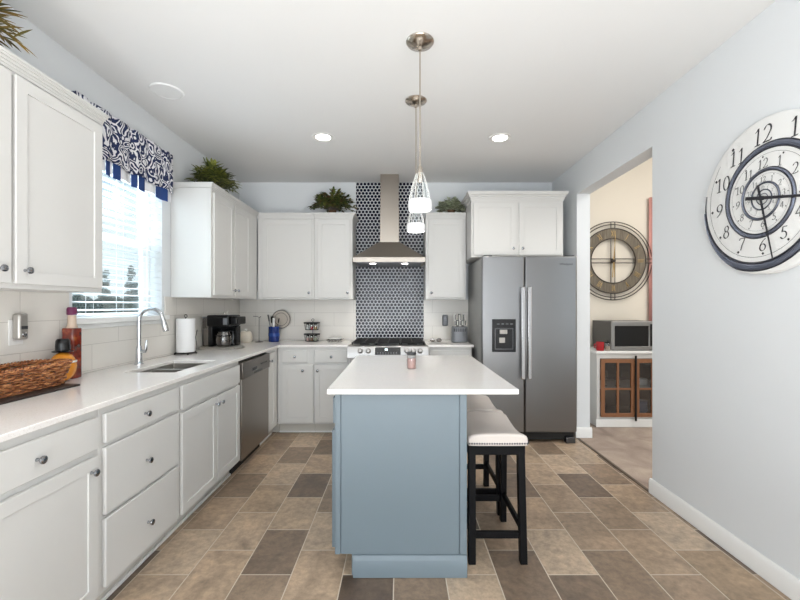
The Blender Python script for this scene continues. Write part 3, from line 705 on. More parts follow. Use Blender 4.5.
for xk in (-0.27, -0.19, 0.185, 0.25, 0.315):
    MB().lathe([(0.026, -0.0006), (0.026, -0.006), (0.021, -0.010), (0.019, -0.030), (0.016, -0.034), (0.0001, -0.035)], n=20, axis='Y', M4=P4 @ Matrix.Translation((xk, 0, 0.0))).build('control_knob', M['steel'], rg_, smooth=True)
B(-0.376, 0.376, 0.055, 0.665, 0.8955, 0.912).build('cooktop', M['steel_dark'], rg_, bevel=0.003)
for cx_ in (-0.245, 0.0, 0.245):
    g_ = MB(); x0, x1 = cx_-0.115, cx_+0.115; y0, y1 = 0.08, 0.64; z = 0.945
    for xx in (x0, x1, cx_): g_.box(xx-0.006, xx+0.006, y0, y1, z-0.012, z)
    for yy in (y0, y1, (y0+y1)/2, y0+0.14, y1-0.14): g_.box(x0, x1, yy-0.006, yy+0.006, z-0.012, z+0.0005)
    for xx in (x0, x1):
        for yy in (y0, y1): g_.box(xx-0.007, xx+0.007, yy-0.007, yy+0.007, 0.9125, z-0.012)
    g_.build('grate', M['blackmatte'], rg_, bevel=0.0015)
for bx_, by_ in ((-0.245, 0.2), (-0.245, 0.5), (0, 0.35), (0.245, 0.2), (0.245, 0.5)):
    MB().lathe([(0.05, 0), (0.05, 0.008), (0.038, 0.010), (0.036, 0.018), (0.0001, 0.019)], (bx_, by_, 0.9124), 20).build('burner', M['blackmatte'], rg_, smooth=True)

# ---- range hood
hd_ = thing('range_hood', 'stainless steel chimney range hood with two lights above the range', 'range hood', (-0.113, 4.62, 1.765))
CX = 0.003
MB().box(-0.376, 0.376, -0.47, -0.0005, 0.001, 0.052).build('rim', M['steel_hood'], hd_, bevel=0.002)
MB().frustum((-0.376, 0.376, -0.47, -0.0005), 0.0525, (-0.115, 0.112, -0.30, -0.0005), 0.235).build('canopy', M['steel_hood'], hd_, bevel=0.001)
MB().box(-0.103, 0.103, -0.29, -0.0005, 0.2355, 0.60).box(-0.099, 0.099, -0.286, -0.0005, 0.60, 0.974).build('chimney', M['steel_hood'], hd_, bevel=0.0015)
B(-0.34, 0.34, -0.44, -0.03, -0.006, 0.0005).build('filter_panel', M['steel_dark'], hd_)
for xx in (-0.175, 0.165):
    MB().lathe([(0.0001, -0.010), (0.03, -0.010), (0.034, -0.0065)], (xx, -0.38, 0), 20).build('hood_light', M['lamp_on'], hd_)
    l = bpy.data.lights.new('hood_spot', 'SPOT'); l.energy = 6; l.spot_size = 1.9; l.spot_blend = 0.7; l.shadow_soft_size = 0.03; l.color = (1, 0.96, 0.9)
    lo = bpy.data.objects.new('hood_spot', l); C.objects.link(lo); lo.parent = hd_; lo.location = (xx, -0.38, -0.02)

# ================================================================== ISLAND
il = thing('kitchen_island', 'pale blue-grey kitchen island cabinet with base moulding', 'kitchen island', (0, 1.94, 0))
IX0, IX1, IL = -0.315, 0.320, 1.21
ib = MB(); ib.box(IX0, IX1, 0.006, IL, 0.107, 0.888); ib.box(IX0+0.08, IX1, 0.006, IL, 0.001, 0.1065)
ib.build('carcass', M['blue'], il, bevel=0.0015)
B(IX0+0.030, IX1-0.033, 0.0, 0.0055, 0.107, 0.888).build('end_panel', M['blue'], il, bevel=0.001)
MB().box(IX0, IX0+0.0275, -0.004, 0.0055, 0.107, 0.888).box(IX1-0.0305, IX1+0.004, -0.004, 0.0055, 0.107, 0.888).build('corner_stile', M['blue'], il, bevel=0.002)
prof = [(0.0055, 0.001), (-0.016, 0.001), (-0.016, 0.080), (-0.012, 0.088), (-0.006, 0.103), (0.0055, 0.106)]
MB().prism(prof, lambda u, v, w_: (w_, u, v), IX0+0.088, IX1+0.004).build('base_moulding', M['blue'], il, bevel=0.0015)
for k in range(3):
    a = 0.025+k*0.395
    dr = MB(); f = lambda u, v, w_: (w_, u, v)
    r = 0.055; ys = [a, a+r, a+0.375-r, a+0.375]; zs = [0.125, 0.125+r, 0.70-r, 0.70]
    dr.cells(ys, zs, lambda i, j: not (i == 1 and j == 1), IX0-0.019, IX0-0.0004, f).box(IX0-0.010, IX0-0.001, a+r, a+0.375-r, 0.125+r, 0.70-r)
    d1 = dr.build('door', M['blue'], il, bevel=0.002)
    kk = knob_mesh().build('knob', M['knob'], d1, smooth=True); kk.location = (IX0-0.0193, a+0.335, 0.655); kk.rotation_euler = (0, 0, -PI/2)
    d2 = B(IX0-0.014, IX0-0.0004, a, a+0.375, 0.735, 0.862).build('drawer', M['blue'], il, bevel=0.002)
    kk = knob_mesh().build('knob', M['knob'], d2, smooth=True); kk.location = (IX0-0.0143, a+0.188, 0.80); kk.rotation_euler = (0, 0, -PI/2)
it = B(-0.347, 0.565, 1.90, 3.21, 0.8895, 0.914).build('worktop', M['quartz'], bevel=0.003)
tag(it, 'white quartz top of the blue kitchen island, overhanging the stools', 'countertop')

# ================================================================== STOOLS
def stool(label, loc):
    t = thing('bar_stool', label, 'stool', loc, 0, 'saddle-seat bar stools at the island')
    hx, hy = 0.150, 0.205
    for sx_ in (-1, 1):
        for sy_ in (-1, 1):
            bx0, by0 = sx_*(hx-0.019), sy_*(hy-0.004); tx, ty = sx_*(hx-0.024), sy_*(hy-0.035)
            h = 0.018
            vs = [(bx0+a*h, by0+b*h, 0.001) for b in (-1, 1) for a in (-1, 1)]+[(tx+a*h, ty+b*h, 0.585) for b in (-1, 1) for a in (-1, 1)]
            MB().add(vs, [(0, 2, 3, 1), (4, 5, 7, 6), (0, 1, 5, 4), (2, 6, 7, 3), (0, 4, 6, 2), (1, 3, 7, 5)]).build('leg', M['blackwood'], t, bevel=0.002)
    for sy_ in (-1, 1):
        y = sy_*(hy-0.0105); B(-hx+0.038, hx-0.038, y-0.009, y+0.009, 0.125, 0.160).build('stretcher', M['blackwood'], t, bevel=0.002)
    for sx_ in (-1, 1):
        x = sx_*(hx-0.020); B(x-0.009, x+0.009, -hy+0.024, hy-0.024, 0.150, 0.185).build('stretcher', M['blackwood'], t, bevel=0.002)
    B(-hx+0.004, hx-0.004, -hy+0.016, hy-0.016, 0.545, 0.600).build('apron', M['blackwood'], t, bevel=0.003)
    # saddle seat
    mb = MB(); nx, ny = 14, 22; sw, sd = 0.156, 0.222
    def sz(u, v):    # u across, v along
        return 0.652+0.020*abs(v)**2-0.012*(1-abs(v)**2)-0.012*abs(u)**3
    top = []; V = []; F = []
    for i in range(nx+1):
        for j in range(ny+1):
            u = -1+2*i/nx; v = -1+2*j/ny
            V.append((u*sw*(1-0.03*abs(v)**4), v*sd*(1-0.02*abs(u)**4), sz(u, v)-0.010*(max(0, abs(u)-.8)/.2)**2-0.010*(max(0, abs(v)-.87)/.13)**2))
    N = (nx+1)*(ny+1)
    for i in range(nx+1):
        for j in range(ny+1): V.append((V[i*(ny+1)+j][0], V[i*(ny+1)+j][1], 0.601))
    q = lambda i, j, b=0: i*(ny+1)+j+b*N
    for i in range(nx):
        for j in range(ny): F.append((q(i, j), q(i+1, j), q(i+1, j+1), q(i, j+1))); F.append((q(i, j, 1), q(i, j+1, 1), q(i+1, j+1, 1), q(i+1, j, 1)))
    for i in range(nx): F.append((q(i, 0), q(i, 0, 1), q(i+1, 0, 1), q(i+1, 0))); F.append((q(i, ny), q(i+1, ny), q(i+1, ny, 1), q(i, ny, 1)))
    for j in range(ny): F.append((q(0, j), q(0, j+1), q(0, j+1, 1), q(0, j, 1))); F.append((q(nx, j), q(nx, j, 1), q(nx, j+1, 1), q(nx, j+1)))
    mb.add(V, F); mb.build('seat', M['leather'], t, bevel=0.008, seg=3)
    nh = MB()
    def nail(x, y, ax):
        prof = [(0.0056, 0), (0.0045, 0.002), (0.0001, 0.0035)]
        nh.lathe([(r_, h_*(-1 if ax in ('-x', '-y') else 1)) for r_, h_ in prof], (x, y, 0.615), 6, 'X' if 'x' in ax else 'Y')
    for i in range(24):
        x = -sw+0.010+i*(2*sw-0.020)/23; nail(x, -sd*0.995-0.0004, '-y'); nail(x, sd*0.995+0.0004, 'y')
    for i in range(34):
        y = -sd+0.010+i*(2*sd-0.020)/33; nail(-sw-0.0004, y, '-x'); nail(sw+0.0004, y, 'x')
    nh.build('nailhead_trim', M['steel_dark'], t, smooth=True)
    return t
s1 = stool('black-legged saddle stool with white nailhead seat, nearest the camera beside the island', (0.497, 2.240, 0))
s2 = tree(s1); s2.location = (0.497, 2.715, 0); s2['label'] = 'black-legged saddle stool with white nailhead seat, the farther one behind the first'

# ================================================================== CEILING FIXTURES
for x, y, lab in ((-0.65, 3.385, 'round lit recessed downlight in the ceiling, left of the pendants'), (0.85, 3.40, 'round lit recessed downlight in the ceiling, right of the pendants')):
    t = thing('recessed_light', lab, 'ceiling light', (x, y, ZC), 0, 'recessed ceiling lights')
    MB().lathe([(0.062, -0.0005), (0.095, -0.0005), (0.093, -0.006), (0.062, -0.004), (0.062, -0.0005)], n=32).build('trim_ring', M['white'], t, smooth=True)
    MB().lathe([(0.0001, -0.004), (0.0615, -0.004), (0.0615, -0.0006), (0.0001, -0.0006)], n=32).build('lens', M['lamp_on'], t)
    l = bpy.data.lights.new('downlight', 'SPOT'); l.energy = 13; l.spot_size = 2.2; l.spot_blend = 1.0; l.shadow_soft_size = 0.06; l.color = (1, 0.96, 0.91)
    lo = bpy.data.objects.new('downlight', l); C.objects.link(lo); lo.parent = t; lo.location = (0, 0, -0.03)
sd_ = thing('ceiling_speaker', 'round white flush disc on the ceiling above the window', 'ceiling speaker', (-1.55, 2.66, ZC))
MB().lathe([(0.0001, -0.0075), (0.088, -0.0075), (0.088, -0.0005), (0.0001, -0.0005)], n=40).build('grille', M['ceiling'], sd_, smooth=True)
MB().lathe([(0.0885, -0.0005), (0.0885, -0.010), (0.098, -0.010), (0.103, -0.0005), (0.0885, -0.0005)], n=40).build('rim', M['ceiling'], sd_, smooth=True)

def pendant(label, x, y):
    t = thing('pendant_light', label, 'pendant light', (x, y, 1.82), 0, 'glass pendants over the island')
    top = ZC-1.82
    MB().lathe([(0.074, top-0.0008), (0.076, top-0.006), (0.070, top-0.014), (0.035, top-0.026), (0.012, top-0.032), (0.010, top-0.05), (0.0001, top-0.052)], n=32).build('canopy', M['nickel'], t, smooth=True)
    MB().tube([(0, 0, 0.235), (0, 0, top-0.05)], 0.0042, 10).build('rod', M['nickel'], t, smooth=True)
    MB().lathe([(0.008, 0.245), (0.012, 0.235), (0.0155, 0.206), (0.016, 0.165), (0.013, 0.158), (0.0001, 0.156)], n=20).build('socket', M['nickel'], t, smooth=True)
    # ribbed clear bell above, frosted lit band below
    prof = [(0.017, 0.206), (0.024, 0.190), (0.035, 0.160), (0.046, 0.122), (0.054, 0.086), (0.059, 0.058)]
    n = 48; mb = MB(); vs = []; k = len(prof)
    for i in range(n):
        a = 2*PI*i/n; rib = 1.0
        for r_, h_ in prof: vs.append((r_*rib*math.cos(a), r_*rib*math.sin(a), h_))
    fs = [(i*k+j, ((i+1) % n)*k+j, ((i+1) % n)*k+j+1, i*k+j+1) for i in range(n) for j in range(k-1)]
    sh = mb.add(vs, fs).build('shade', M['domeglass'], t, smooth=True)
    for i in range(8):
        a = 2*PI*(i+0.3)/8
        MB().tube([(r_*math.cos(a)*1.035, r_*math.sin(a)*1.035, h_) for r_, h_ in prof], 0.0014, 6).build('shade_rib', M['white'], sh, smooth=True)
    mb = MB(); prof2 = [(0.060, 0.060), (0.0625, 0.056), (0.0635, 0.035), (0.0625, 0.012), (0.060, 0.006), (0.057, 0.009), (0.057, 0.058)]
    vs = []; k = len(prof2)
    for i in range(n):
        a = 2*PI*i/n; rib = 1+0.018*math.cos(16*a)
        for r_, h_ in prof2: vs.append((r_*rib*math.cos(a), r_*rib*math.sin(a), h_))
    fs = [(i*k+j, ((i+1) % n)*k+j, ((i+1) % n)*k+(j+1) % k, i*k+(j+1) % k) for i in range(n) for j in range(k)]
    mb.add(vs, fs).build('frosted_band', M['band_on'], t, smooth=True)
    MB().lathe([(0.0001, 0.020), (0.053, 0.018), (0.0555, 0.012), (0.0001, 0.012)], n=24).build('diffuser', M['bulb_on'], t)
pendant('glowing bell-shaped glass pendant nearest the camera, larger and higher in the photo', 0.108, 2.16)
pendant('glowing bell-shaped glass pendant nearer the range hood, smaller and lower in the photo', 0.111, 2.78)

# ================================================================== WINDOW DRESSING
bl = thing('window_blind', 'white horizontal-slat blind with open slats in the kitchen window', 'window blind', (XL-0.03, (WY0+WY1)/2, WZ0))
L_ = (WY1-WY0)/2-0.004
sl = MB(); n_s = 22
for k in range(n_s):
    z = 0.045+k*0.0492
    Mx = Matrix.Translation((0, 0, z)) @ Matrix.Rotation(math.radians(7), 4, 'Y')
    sl.box(-0.024, 0.024, -L_, L_, -0.0014, 0.0014, Mx)
sl.build('slats', M['slat'], bl)
B(-0.027, 0.027, -L_, L_, WZ1-WZ0-0.055, WZ1-WZ0-0.001).build('headrail', M['slat'], bl, bevel=0.003)
B(-0.024, 0.024, -L_, L_, 0.002, 0.016).build('bottom_rail', M['slat'], bl, bevel=0.003)
cd = MB()
for y in (-L_*0.62, 0, L_*0.62):
    for x in (-0.023, 0.023): cd.tube([(x, y, 0.014), (x, y, WZ1-WZ0-0.05)], 0.0011, 5)
cd.build('ladder_cord', M['slat'], bl)

va = thing('valance', 'navy and white damask valance with blue striped hem across the top of the window', 'valance', (XL, 2.70, 2.11))
def pleat(y): return 0.075+0.006*math.sin(y*38)+0.003*math.sin(y*71+1)
mb = MB(); ny = 90; y0v, y1v = 2.20-2.70, 3.145-2.70
vs = []; fs = []
rows = [0.385, 0.36, 0.25, 0.15, 0.085]
for i in range(ny+1):
    y = y0v+(y1v-y0v)*i/ny
    for z in rows:
        q = pleat(y)*(1 if z < 0.37 else 0.96); zz = z
        if z == 0.085: zz = 0.085+0.008*math.sin(y*24)
        vs.append((q, y, zz))
k = len(rows)
for i in range(ny):
    for j in range(k-1): fs.append((i*k+j, (i+1)*k+j, (i+1)*k+j+1, i*k+j+1))
o = mb.add(vs, fs)
# returns to the wall and top board
o.box(0.001, pleat(y1v)-0.001, y1v-0.003, y1v, 0.085, 0.385).box(0.001, 0.068, y0v, y1v-0.004, 0.375, 0.383)
vm = o.build('damask_panel', M['damask'], va, smooth=True, normals=False)
so = vm.modifiers.new('solid', 'SOLIDIFY'); so.thickness = 0.003; so.offset = -1
mb = MB(); mb.cur = 0
edges = [(2.20, 0), (2.25, 1), (2.30, 0), (2.365, 1), (2.43, 0), (2.482, 1), (2.507, 0), (2.561, 1), (2.677, 0), (2.718, 1), (2.738, 0), (2.814, 1), (2.937, 0), (3.072, 1), (3.142, 1)]
for (a, m0), (b_, _) in zip(edges[:-1], edges[1:]):
    mb.cur = m0; n = 6
    for i in range(n):
        ya = a+(b_-a)*i/n-2.70; yb = a+(b_-a)*(i+1)/n-2.70
        da = pleat(ya)-0.006-(0.006 if m0 else 0); db = pleat(yb)-0.006-(0.006 if m0 else 0)
        zb = 0.0+(0.018 if m0 else 0)
        mb.add([(da, ya, zb), (db, yb, zb), (db, yb, 0.13), (da, ya, 0.13), (da-0.003, ya, zb), (db-0.003, yb, zb), (db-0.003, yb, 0.13), (da-0.003, ya, 0.13)], [(0, 1, 2, 3), (5, 4, 7, 6), (0, 4, 5, 1), (3, 2, 6, 7), (0, 3, 7, 4), (1, 5, 6, 2)])
mb.build('striped_hem', [M['bluefab'], M['whitefab']], va)

# ================================================================== PLANTS
def leaf(mb, base, d, up, L, W, droop, seg=4):
    side = d.cross(up)
    if side.length < 1e-4: side = Vector((1, 0, 0))
    side.normalize(); vs = []
    for i in range(seg+1):
        t = i/seg; w_ = W*math.sin(PI*min(1, (t*0.92+0.08)))**0.8 if i < seg else 0.0005
        p = base+d*(L*t)+Vector((0, 0, -droop*L*t*t)); lift = Vector((0, 0, 0.18*w_))
        vs += [p-side*w_+lift, p, p+side*w_+lift]
    fs = []
    for i in range(seg):
        for k_ in (0, 1): fs.append((i*3+k_, i*3+k_+1, i*3+k_+4, i*3+k_+3))
    mb.add(vs, fs)
def plant(name, label, loc, rx, ry, h, n, mleaf, seed, L=0.05, W=0.008, spiky=False, zfloor=0.004, xclip=None, yclip=None):
    t = thing(name, label, 'plant', loc, 0)
    rnd = random.Random(seed); mb = MB(); st = MB()
    for i in range(n):
        a = rnd.random()*2*PI; rr = 0.25+0.75*rnd.random(); el = rnd.random()
        tip = Vector((rx*rr*math.cos(a), ry*rr*math.sin(a), 0.03+h*(1-0.75*rr**2)*(0.45+0.6*el)))
        if xclip: tip.x = max(xclip[0], min(xclip[1], tip.x))
        if yclip: tip.y = max(yclip[0], min(yclip[1], tip.y))
        tip.z = max(tip.z, 0.02)
        p0 = Vector((rnd.uniform(-.02, .02), rnd.uniform(-.02, .02), 0.03)); mid = (p0+tip)*0.5+Vector((0, 0, h*0.25))
        pts = [p0*(1-s)**2+mid*2*s*(1-s)+tip*s*s for s in [q/6 for q in range(7)]]
        st.tube(pts, 0.0014, 4)
        for q in range(2, 7):
            d = (pts[q]-pts[q-1]).normalized(); sd2 = d.cross(Vector((0, 0, 1)))
            if sd2.length < 1e-3: sd2 = Vector((1, 0, 0))
            sd2.normalize()
            for s in (-1, 1):
                dd = (d*(1.1 if spiky else 0.5)+sd2*s*(0.5 if spiky else 0.9)+Vector((0, 0, rnd.uniform(-.2, .4)))).normalized()
                l = L*rnd.uniform(.7, 1.2)
                b0 = pts[q]; e_ = b0+dd*l
                if e_.z-0.35*l < zfloor: dd.z = abs(dd.z)+0.35; dd.normalize()
                if xclip and not (xclip[0] <= (b0+dd*l).x <= xclip[1]): dd.x = -dd.x*0.3
                if yclip and not (yclip[0] <= (b0+dd*l).y <= yclip[1]): dd.y = -dd.y*0.3
                leaf(mb, b0, dd, Vector((0, 0, 1)), l, W*rnd.uniform(.8, 1.3), rnd.uniform(0, .25))
        leaf(mb, pts[-1], (pts[-1]-pts[-2]).normalized(), Vector((0, 0, 1)), L, W, 0.1)
    mb.build('foliage', mleaf, t, normals=False); st.build('stems', M['bark'], t)
    MB().lathe([(0.034, 0.0005), (0.044, 0.055), (0.040, 0.055), (0.0001, 0.048)], n=18).build('pot', M['pot'], t, smooth=True)
    return t
TOPZ = 2.27+0.06*0.65+0.0006
plant('artificial_plant', 'spiky golden green plant on top of the nearest wall cabinet', (-1.66, 1.50, TOPZ), 0.14, 0.19, 0.26, 60, M['leaf4'], 3, L=0.085, W=0.006, spiky=True, xclip=(-0.19, 0.25))
plant('artificial_plant', 'green fern on the wall cabinet right of the window', (-1.665, 3.55, TOPZ), 0.19, 0.20, 0.22, 90, M['leaf1'], 4, L=0.075, W=0.010, xclip=(-0.185, 0.3))
plant('artificial_plant', 'bushy green and brown plant on the cabinet left of the hood', (-0.745, 4.42, TOPZ), 0.24, 0.13, 0.25, 110, M['leaf2'], 5, L=0.055, W=0.013, yclip=(-0.2, 0.19))
plant('artificial_plant', 'pale sage plant on the cabinet right of the hood', (0.565, 4.42, TOPZ), 0.18, 0.14, 0.15, 90, M['leaf3'], 6, L=0.04, W=0.012, xclip=(-0.2, 0.14), yclip=(-0.2, 0.19))

# ================================================================== COUNTER OBJECTS, LEFT
CT = 0.9143
tag(MB().prism([(-1.842, 1.42), (-1.60, 1.42), (-1.59, 1.99), (-1.842, 2.03)], lambda u, v, w_: (u, v, w_), CT, CT+0.009).build('tray', M['tray'], bevel=0.003), 'flat dark tray underneath the wicker basket', 'tray')
bk = thing('wicker_basket', 'shallow brown wicker basket at the left end of the worktop', 'basket', (-1.738, 1.772, CT+0.0095))
def rrect(hx, hy, r, s):   # point at arc fraction s of a rounded rectangle
    r = min(hx, hy)*0.62; a, b = hx-r, hy-r; q = PI*r/2; P = 4*a+4*b+4*q; d = (s % 1)*P
    for L, kind, k in ((2*b, 0, 0), (q, 1, 0), (2*a, 0, 1), (q, 1, 1), (2*b, 0, 2), (q, 1, 2), (2*a, 0, 3), (q, 1, 3)):
        if d <= L: break
        d -= L
    if kind == 0: return [(hx, -b+d), (a-d, hy), (-hx, b-d), (-a+d, -hy)][k]
    an = d/r+PI/2*k; cx0, cy0 = [(a, b), (-a, b), (-a, -b), (a, -b)][k]
    return (cx0+r*math.cos(an), cy0+r*math.sin(an))
wk = MB(); ns = 30
for row in range(9):
    z = 0.008+row*0.0116; g_ = row/8; hx = 0.078+0.020*g_; hy = 0.225+0.03*g_
    pts = []
    for k in range(ns*4):
        s = k/(ns*4); x, y = rrect(hx, hy, 0, s); ph = math.sin(2*PI*ns*s/2+PI*row)
        x1_, y1_ = rrect(hx, hy, 0, s+0.002); n_ = Vector((y1_-y, x-x1_, 0)).normalized(); pts.append((x+n_.x*0.0070*ph, y+n_.y*0.0070*ph, z+0.002*math.sin(k*0.7+row)))
    wk.tube(pts, 0.0050, 6, closed=True)
for k in range(ns):
    x0, y0 = rrect(0.078, 0.225, 0, k/ns); x1, y1 = rrect(0.098, 0.255, 0, k/ns)
    wk.tube([(x0, y0, 0.004), (x1, y1, 0.106)], 0.0034, 5)
wk.build('weave', M['wicker'], bk, smooth=True)
rm = MB()
for ph in (0, PI):
    pts = []
    for k in range(240):
        s = k/240; x, y = rrect(0.099, 0.257, 0, s); a = 2*PI*s*40+ph
        pts.append((x+0.0055*math.cos(a)*math.copysign(1, x), y, 0.110+0.0055*math.sin(a)))
    rm.tube(pts, 0.0055, 5, closed=True)
rm.build('braided_rim', M['wicker'], bk, smooth=True)
MB().prism([rrect(0.076, 0.222, 0, k/40) for k in range(40)], lambda u, v, w_: (u, v, w_), 0.001, 0.006).build('bottom', M['wicker'], bk)

bt = thing('bottle', 'tall square bottle of red peppers with purple wax top against the tiles', 'bottle', (-1.802, 2.197, CT))
MB().prism([(0.033*a, 0.033*b_) for a, b_ in ((-.8, -1), (.8, -1), (1, -.8), (1, .8), (.8, 1), (-.8, 1), (-1, .8), (-1, -.8))], lambda u, v, w_: (u, v, w_), 0.0, 0.275).build('body', M['bottle'], bt, bevel=0.006)
MB().lathe([(0.028, 0.2755), (0.022, 0.290), (0.020, 0.30), (0.019, 0.345), (0.0001, 0.346)], n=20).build('neck', M['cream_plastic'], bt, smooth=True)
MB().lathe([(0.0225, 0.3465), (0.0235, 0.350), (0.0235, 0.380), (0.019, 0.389), (0.0001, 0.390)], n=20).build('wax_top', M['purple'], bt, smooth=True)

fg = thing('pumpkin_jar', 'small orange pumpkin-shaped jar wearing a black hat behind the basket', 'ornament', (-1.765, 2.094, CT))
mb = MB(); vs = []; fs = []; n, k = 32, 11
for i in range(n):
    a = 2*PI*i/n; rib = 1+0.07*abs(math.cos(4*a))
    for j in range(k):
        th = PI*(j+0.02)/(k-1+0.04); vs.append((0.055*rib*math.sin(th)*math.cos(a), 0.055*rib*math.sin(th)*math.sin(a), 0.078+0.077*math.cos(th)))
fs = [(i*k+j, ((i+1) % n)*k+j, ((i+1) % n)*k+j+1, i*k+j+1) for i in range(n) for j in range(k-1)]
mb.add(vs, fs).build('body', M['orange'], fg, smooth=True)
MB().lathe([(0.045, 0.156), (0.047, 0.160), (0.032, 0.166), (0.032, 0.19), (0.030, 0.215), (0.024, 0.224), (0.0001, 0.226)], n=24).build('hat', M['black'], fg, smooth=True)
MB().lathe([(0.058, 0.100), (0.060, 0.105), (0.058, 0.110)], n=24, cap=(False, False)).build('white_band', M['white'], fg, smooth=True)

ot = thing('outlet_air_freshener', 'silver plug-in device on the wall outlet above the basket', 'outlet', (XL+0.0085, 1.925, 1.208), R9)
B(-0.036, 0.036, -0.005, -0.0002, -0.085, 0.035).build('outlet_plate', M['white'], ot, bevel=0.002)
B(-0.025, 0.025, -0.044, -0.0055, -0.060, 0.066).build('body', M['silver'], ot, bevel=0.010, seg=4)
B(-0.016, 0.016, -0.0465, -0.0442, -0.010, 0.006).build('slot', M['steel_dark'], ot)
MB().lathe([(0.012, -0.0445), (0.010, -0.049), (0.0001, -0.050)], (0, 0, -0.036), 16, 'Y').build('dial', M['chrome'], ot, smooth=True)

# paper towel
pt = thing('paper_towel_holder', 'white paper towel roll upright on a black wire holder', 'paper towel', (-1.768, 3.30, CT))
MB().lathe([(0.0125, 0.018), (0.070, 0.018), (0.070, 0.292), (0.0125, 0.292)], n=40).build('roll', M['paper'], pt, bevel=0.003)
h_ = MB(); h_.tube([(0.08*math.cos(a), 0.08*math.sin(a), 0.012) for a in [2*PI*k/32 for k in range(32)]], 0.0035, 6, closed=True)
h_.tube([(0, 0, 0.012), (0, 0, 0.305)], 0.004, 8); h_.tube([(-0.08, 0, 0.012), (0.08, 0, 0.012)], 0.003, 6); h_.tube([(0, -0.08, 0.012), (0, 0.08, 0.012)], 0.003, 6)
h_.tube([(0.012*math.cos(a), 0, 0.313+0.012*math.sin(a)) for a in [2*PI*k/16 for k in range(16)]], 0.003, 6, closed=True)
for a in (0.6, 2.2, 3.8, 5.4): h_.lathe([(0.006, 0), (0.006, 0.010)], (0.08*math.cos(a), 0.08*math.sin(a), 0), 8)
h_.tube([(0.08, 0, 0.012), (0.092, 0, 0.06), (0.082, 0, 0.14), (0.095, 0, 0.20)], 0.003, 6)
h_.build('holder', M['blackmatte'], pt, smooth=True)

# coffee maker
cm_ = thing('coffee_maker', 'black and silver coffee maker with glass carafe in the worktop corner', 'coffee maker', (-1.645, 3.75, CT), math.radians(-6))
MB().box(-0.185, 0.120, -0.115, 0.12, 0.0, 0.022).build('base_plate', M['silver'], cm_, bevel=0.008)
B(-0.185, -0.118, -0.06, 0.11, 0.0225, 0.285).build('water_tank', M['smokeglass'], cm_, bevel=0.008)
B(-0.176, -0.128, -0.0505, 0.10, 0.03, 0.18).build('tank_panel', M['silver'], cm_, bevel=0.003)
B(-0.117, -0.075, -0.08, 0.12, 0.0225, 0.285).build('column', M['black'], cm_, bevel=0.006)
B(-0.074, 0.095, 0.04, 0.12, 0.0225, 0.205).build('back_panel', M['black'], cm_, bevel=0.004)
B(-0.117, 0.098, -0.105, 0.12, 0.2055, 0.312).build('brew_head', M['black'], cm_, bevel=0.014, seg=4)
B(0.099, 0.165, -0.085, 0.09, 0.225, 0.298).build('single_brew_head', M['black'], cm_, bevel=0.010, seg=3)
MB().box(0.045, 0.085, -0.1075, -0.1055, 0.225, 0.285).box(-0.187, -0.06, -0.06, 0.11, 0.286, 0.296).build('button_panel', M['grey'], cm_, bevel=0.001)
MB().lathe([(0.012, 0.3125), (0.014, 0.33), (0.012, 0.338), (0.0001, 0.340)], (0.0, 0.0, 0), 16).lathe([(0.008, 0.3125), (0.010, 0.345), (0.0001, 0.347)], (0.035, 0.0, 0), 14).build('lid_knob', M['silver'], cm_, smooth=True)
B(0.130, 0.165, -0.07, 0.06, 0.0, 0.018).build('cup_rest', M['silver'], cm_, bevel=0.004)
MB().lathe([(0.045, 0.0235), (0.066, 0.035), (0.072, 0.075), (0.068, 0.125), (0.056, 0.150), (0.056, 0.158)], (0.012, -0.034, 0), 28).build('carafe', M['smokeglass'], cm_, smooth=True)
MB().lathe([(0.058, 0.1585), (0.060, 0.165), (0.050, 0.178), (0.0001, 0.18)], (0.012, -0.034, 0), 28).lathe([(0.0735, 0.118), (0.0745, 0.122), (0.0735, 0.128), (0.071, 0.128), (0.071, 0.118), (0.0735, 0.118)], (0.012, -0.034, 0), 28).build('carafe_lid', M['black'], cm_, smooth=True)
MB().tube([(0.07, -0.036, 0.165), (0.098, -0.036, 0.160), (0.108, -0.036, 0.12), (0.100, -0.036, 0.06), (0.115, -0.036, 0.035)], 0.0085, 8).build('carafe_handle', M['black'], cm_, smooth=True)

cn = thing('canister', 'small white rounded canister in the corner behind the coffee maker', 'canister', (-1.68, 4.36, CT))
MB().lathe([(0.055, 0), (0.067, 0.02), (0.070, 0.06), (0.062, 0.10), (0.045, 0.12), (0.0001, 0.125)], n=28).build('body', mat('ivory_glaze', rgb(232, 224, 208), 0.3), cn, smooth=True)
MB().lathe([(0.012, 0.1255), (0.016, 0.137), (0.010, 0.146), (0.0001, 0.148)], n=16).build('lid_knob', M['white'], cn, smooth=True)
sp_ = thing('wire_stand', 'thin black wire stand rising behind the coffee maker', 'stand', (-1.55, 4.40, CT))
MB().lathe([(0.045, 0), (0.045, 0.004), (0.0001, 0.005)], n=20).build('base', M['blackmatte'], sp_, smooth=True)
MB().tube([(0, 0, 0.005), (0, 0, 0.27), (-0.02, 0, 0.282), (-0.065, 0, 0.282)], 0.003, 6).tube([(0, 0, 0.268), (0.02, 0, 0.282)], 0.003, 6).build('hook', M['blackmatte'], sp_, smooth=True)

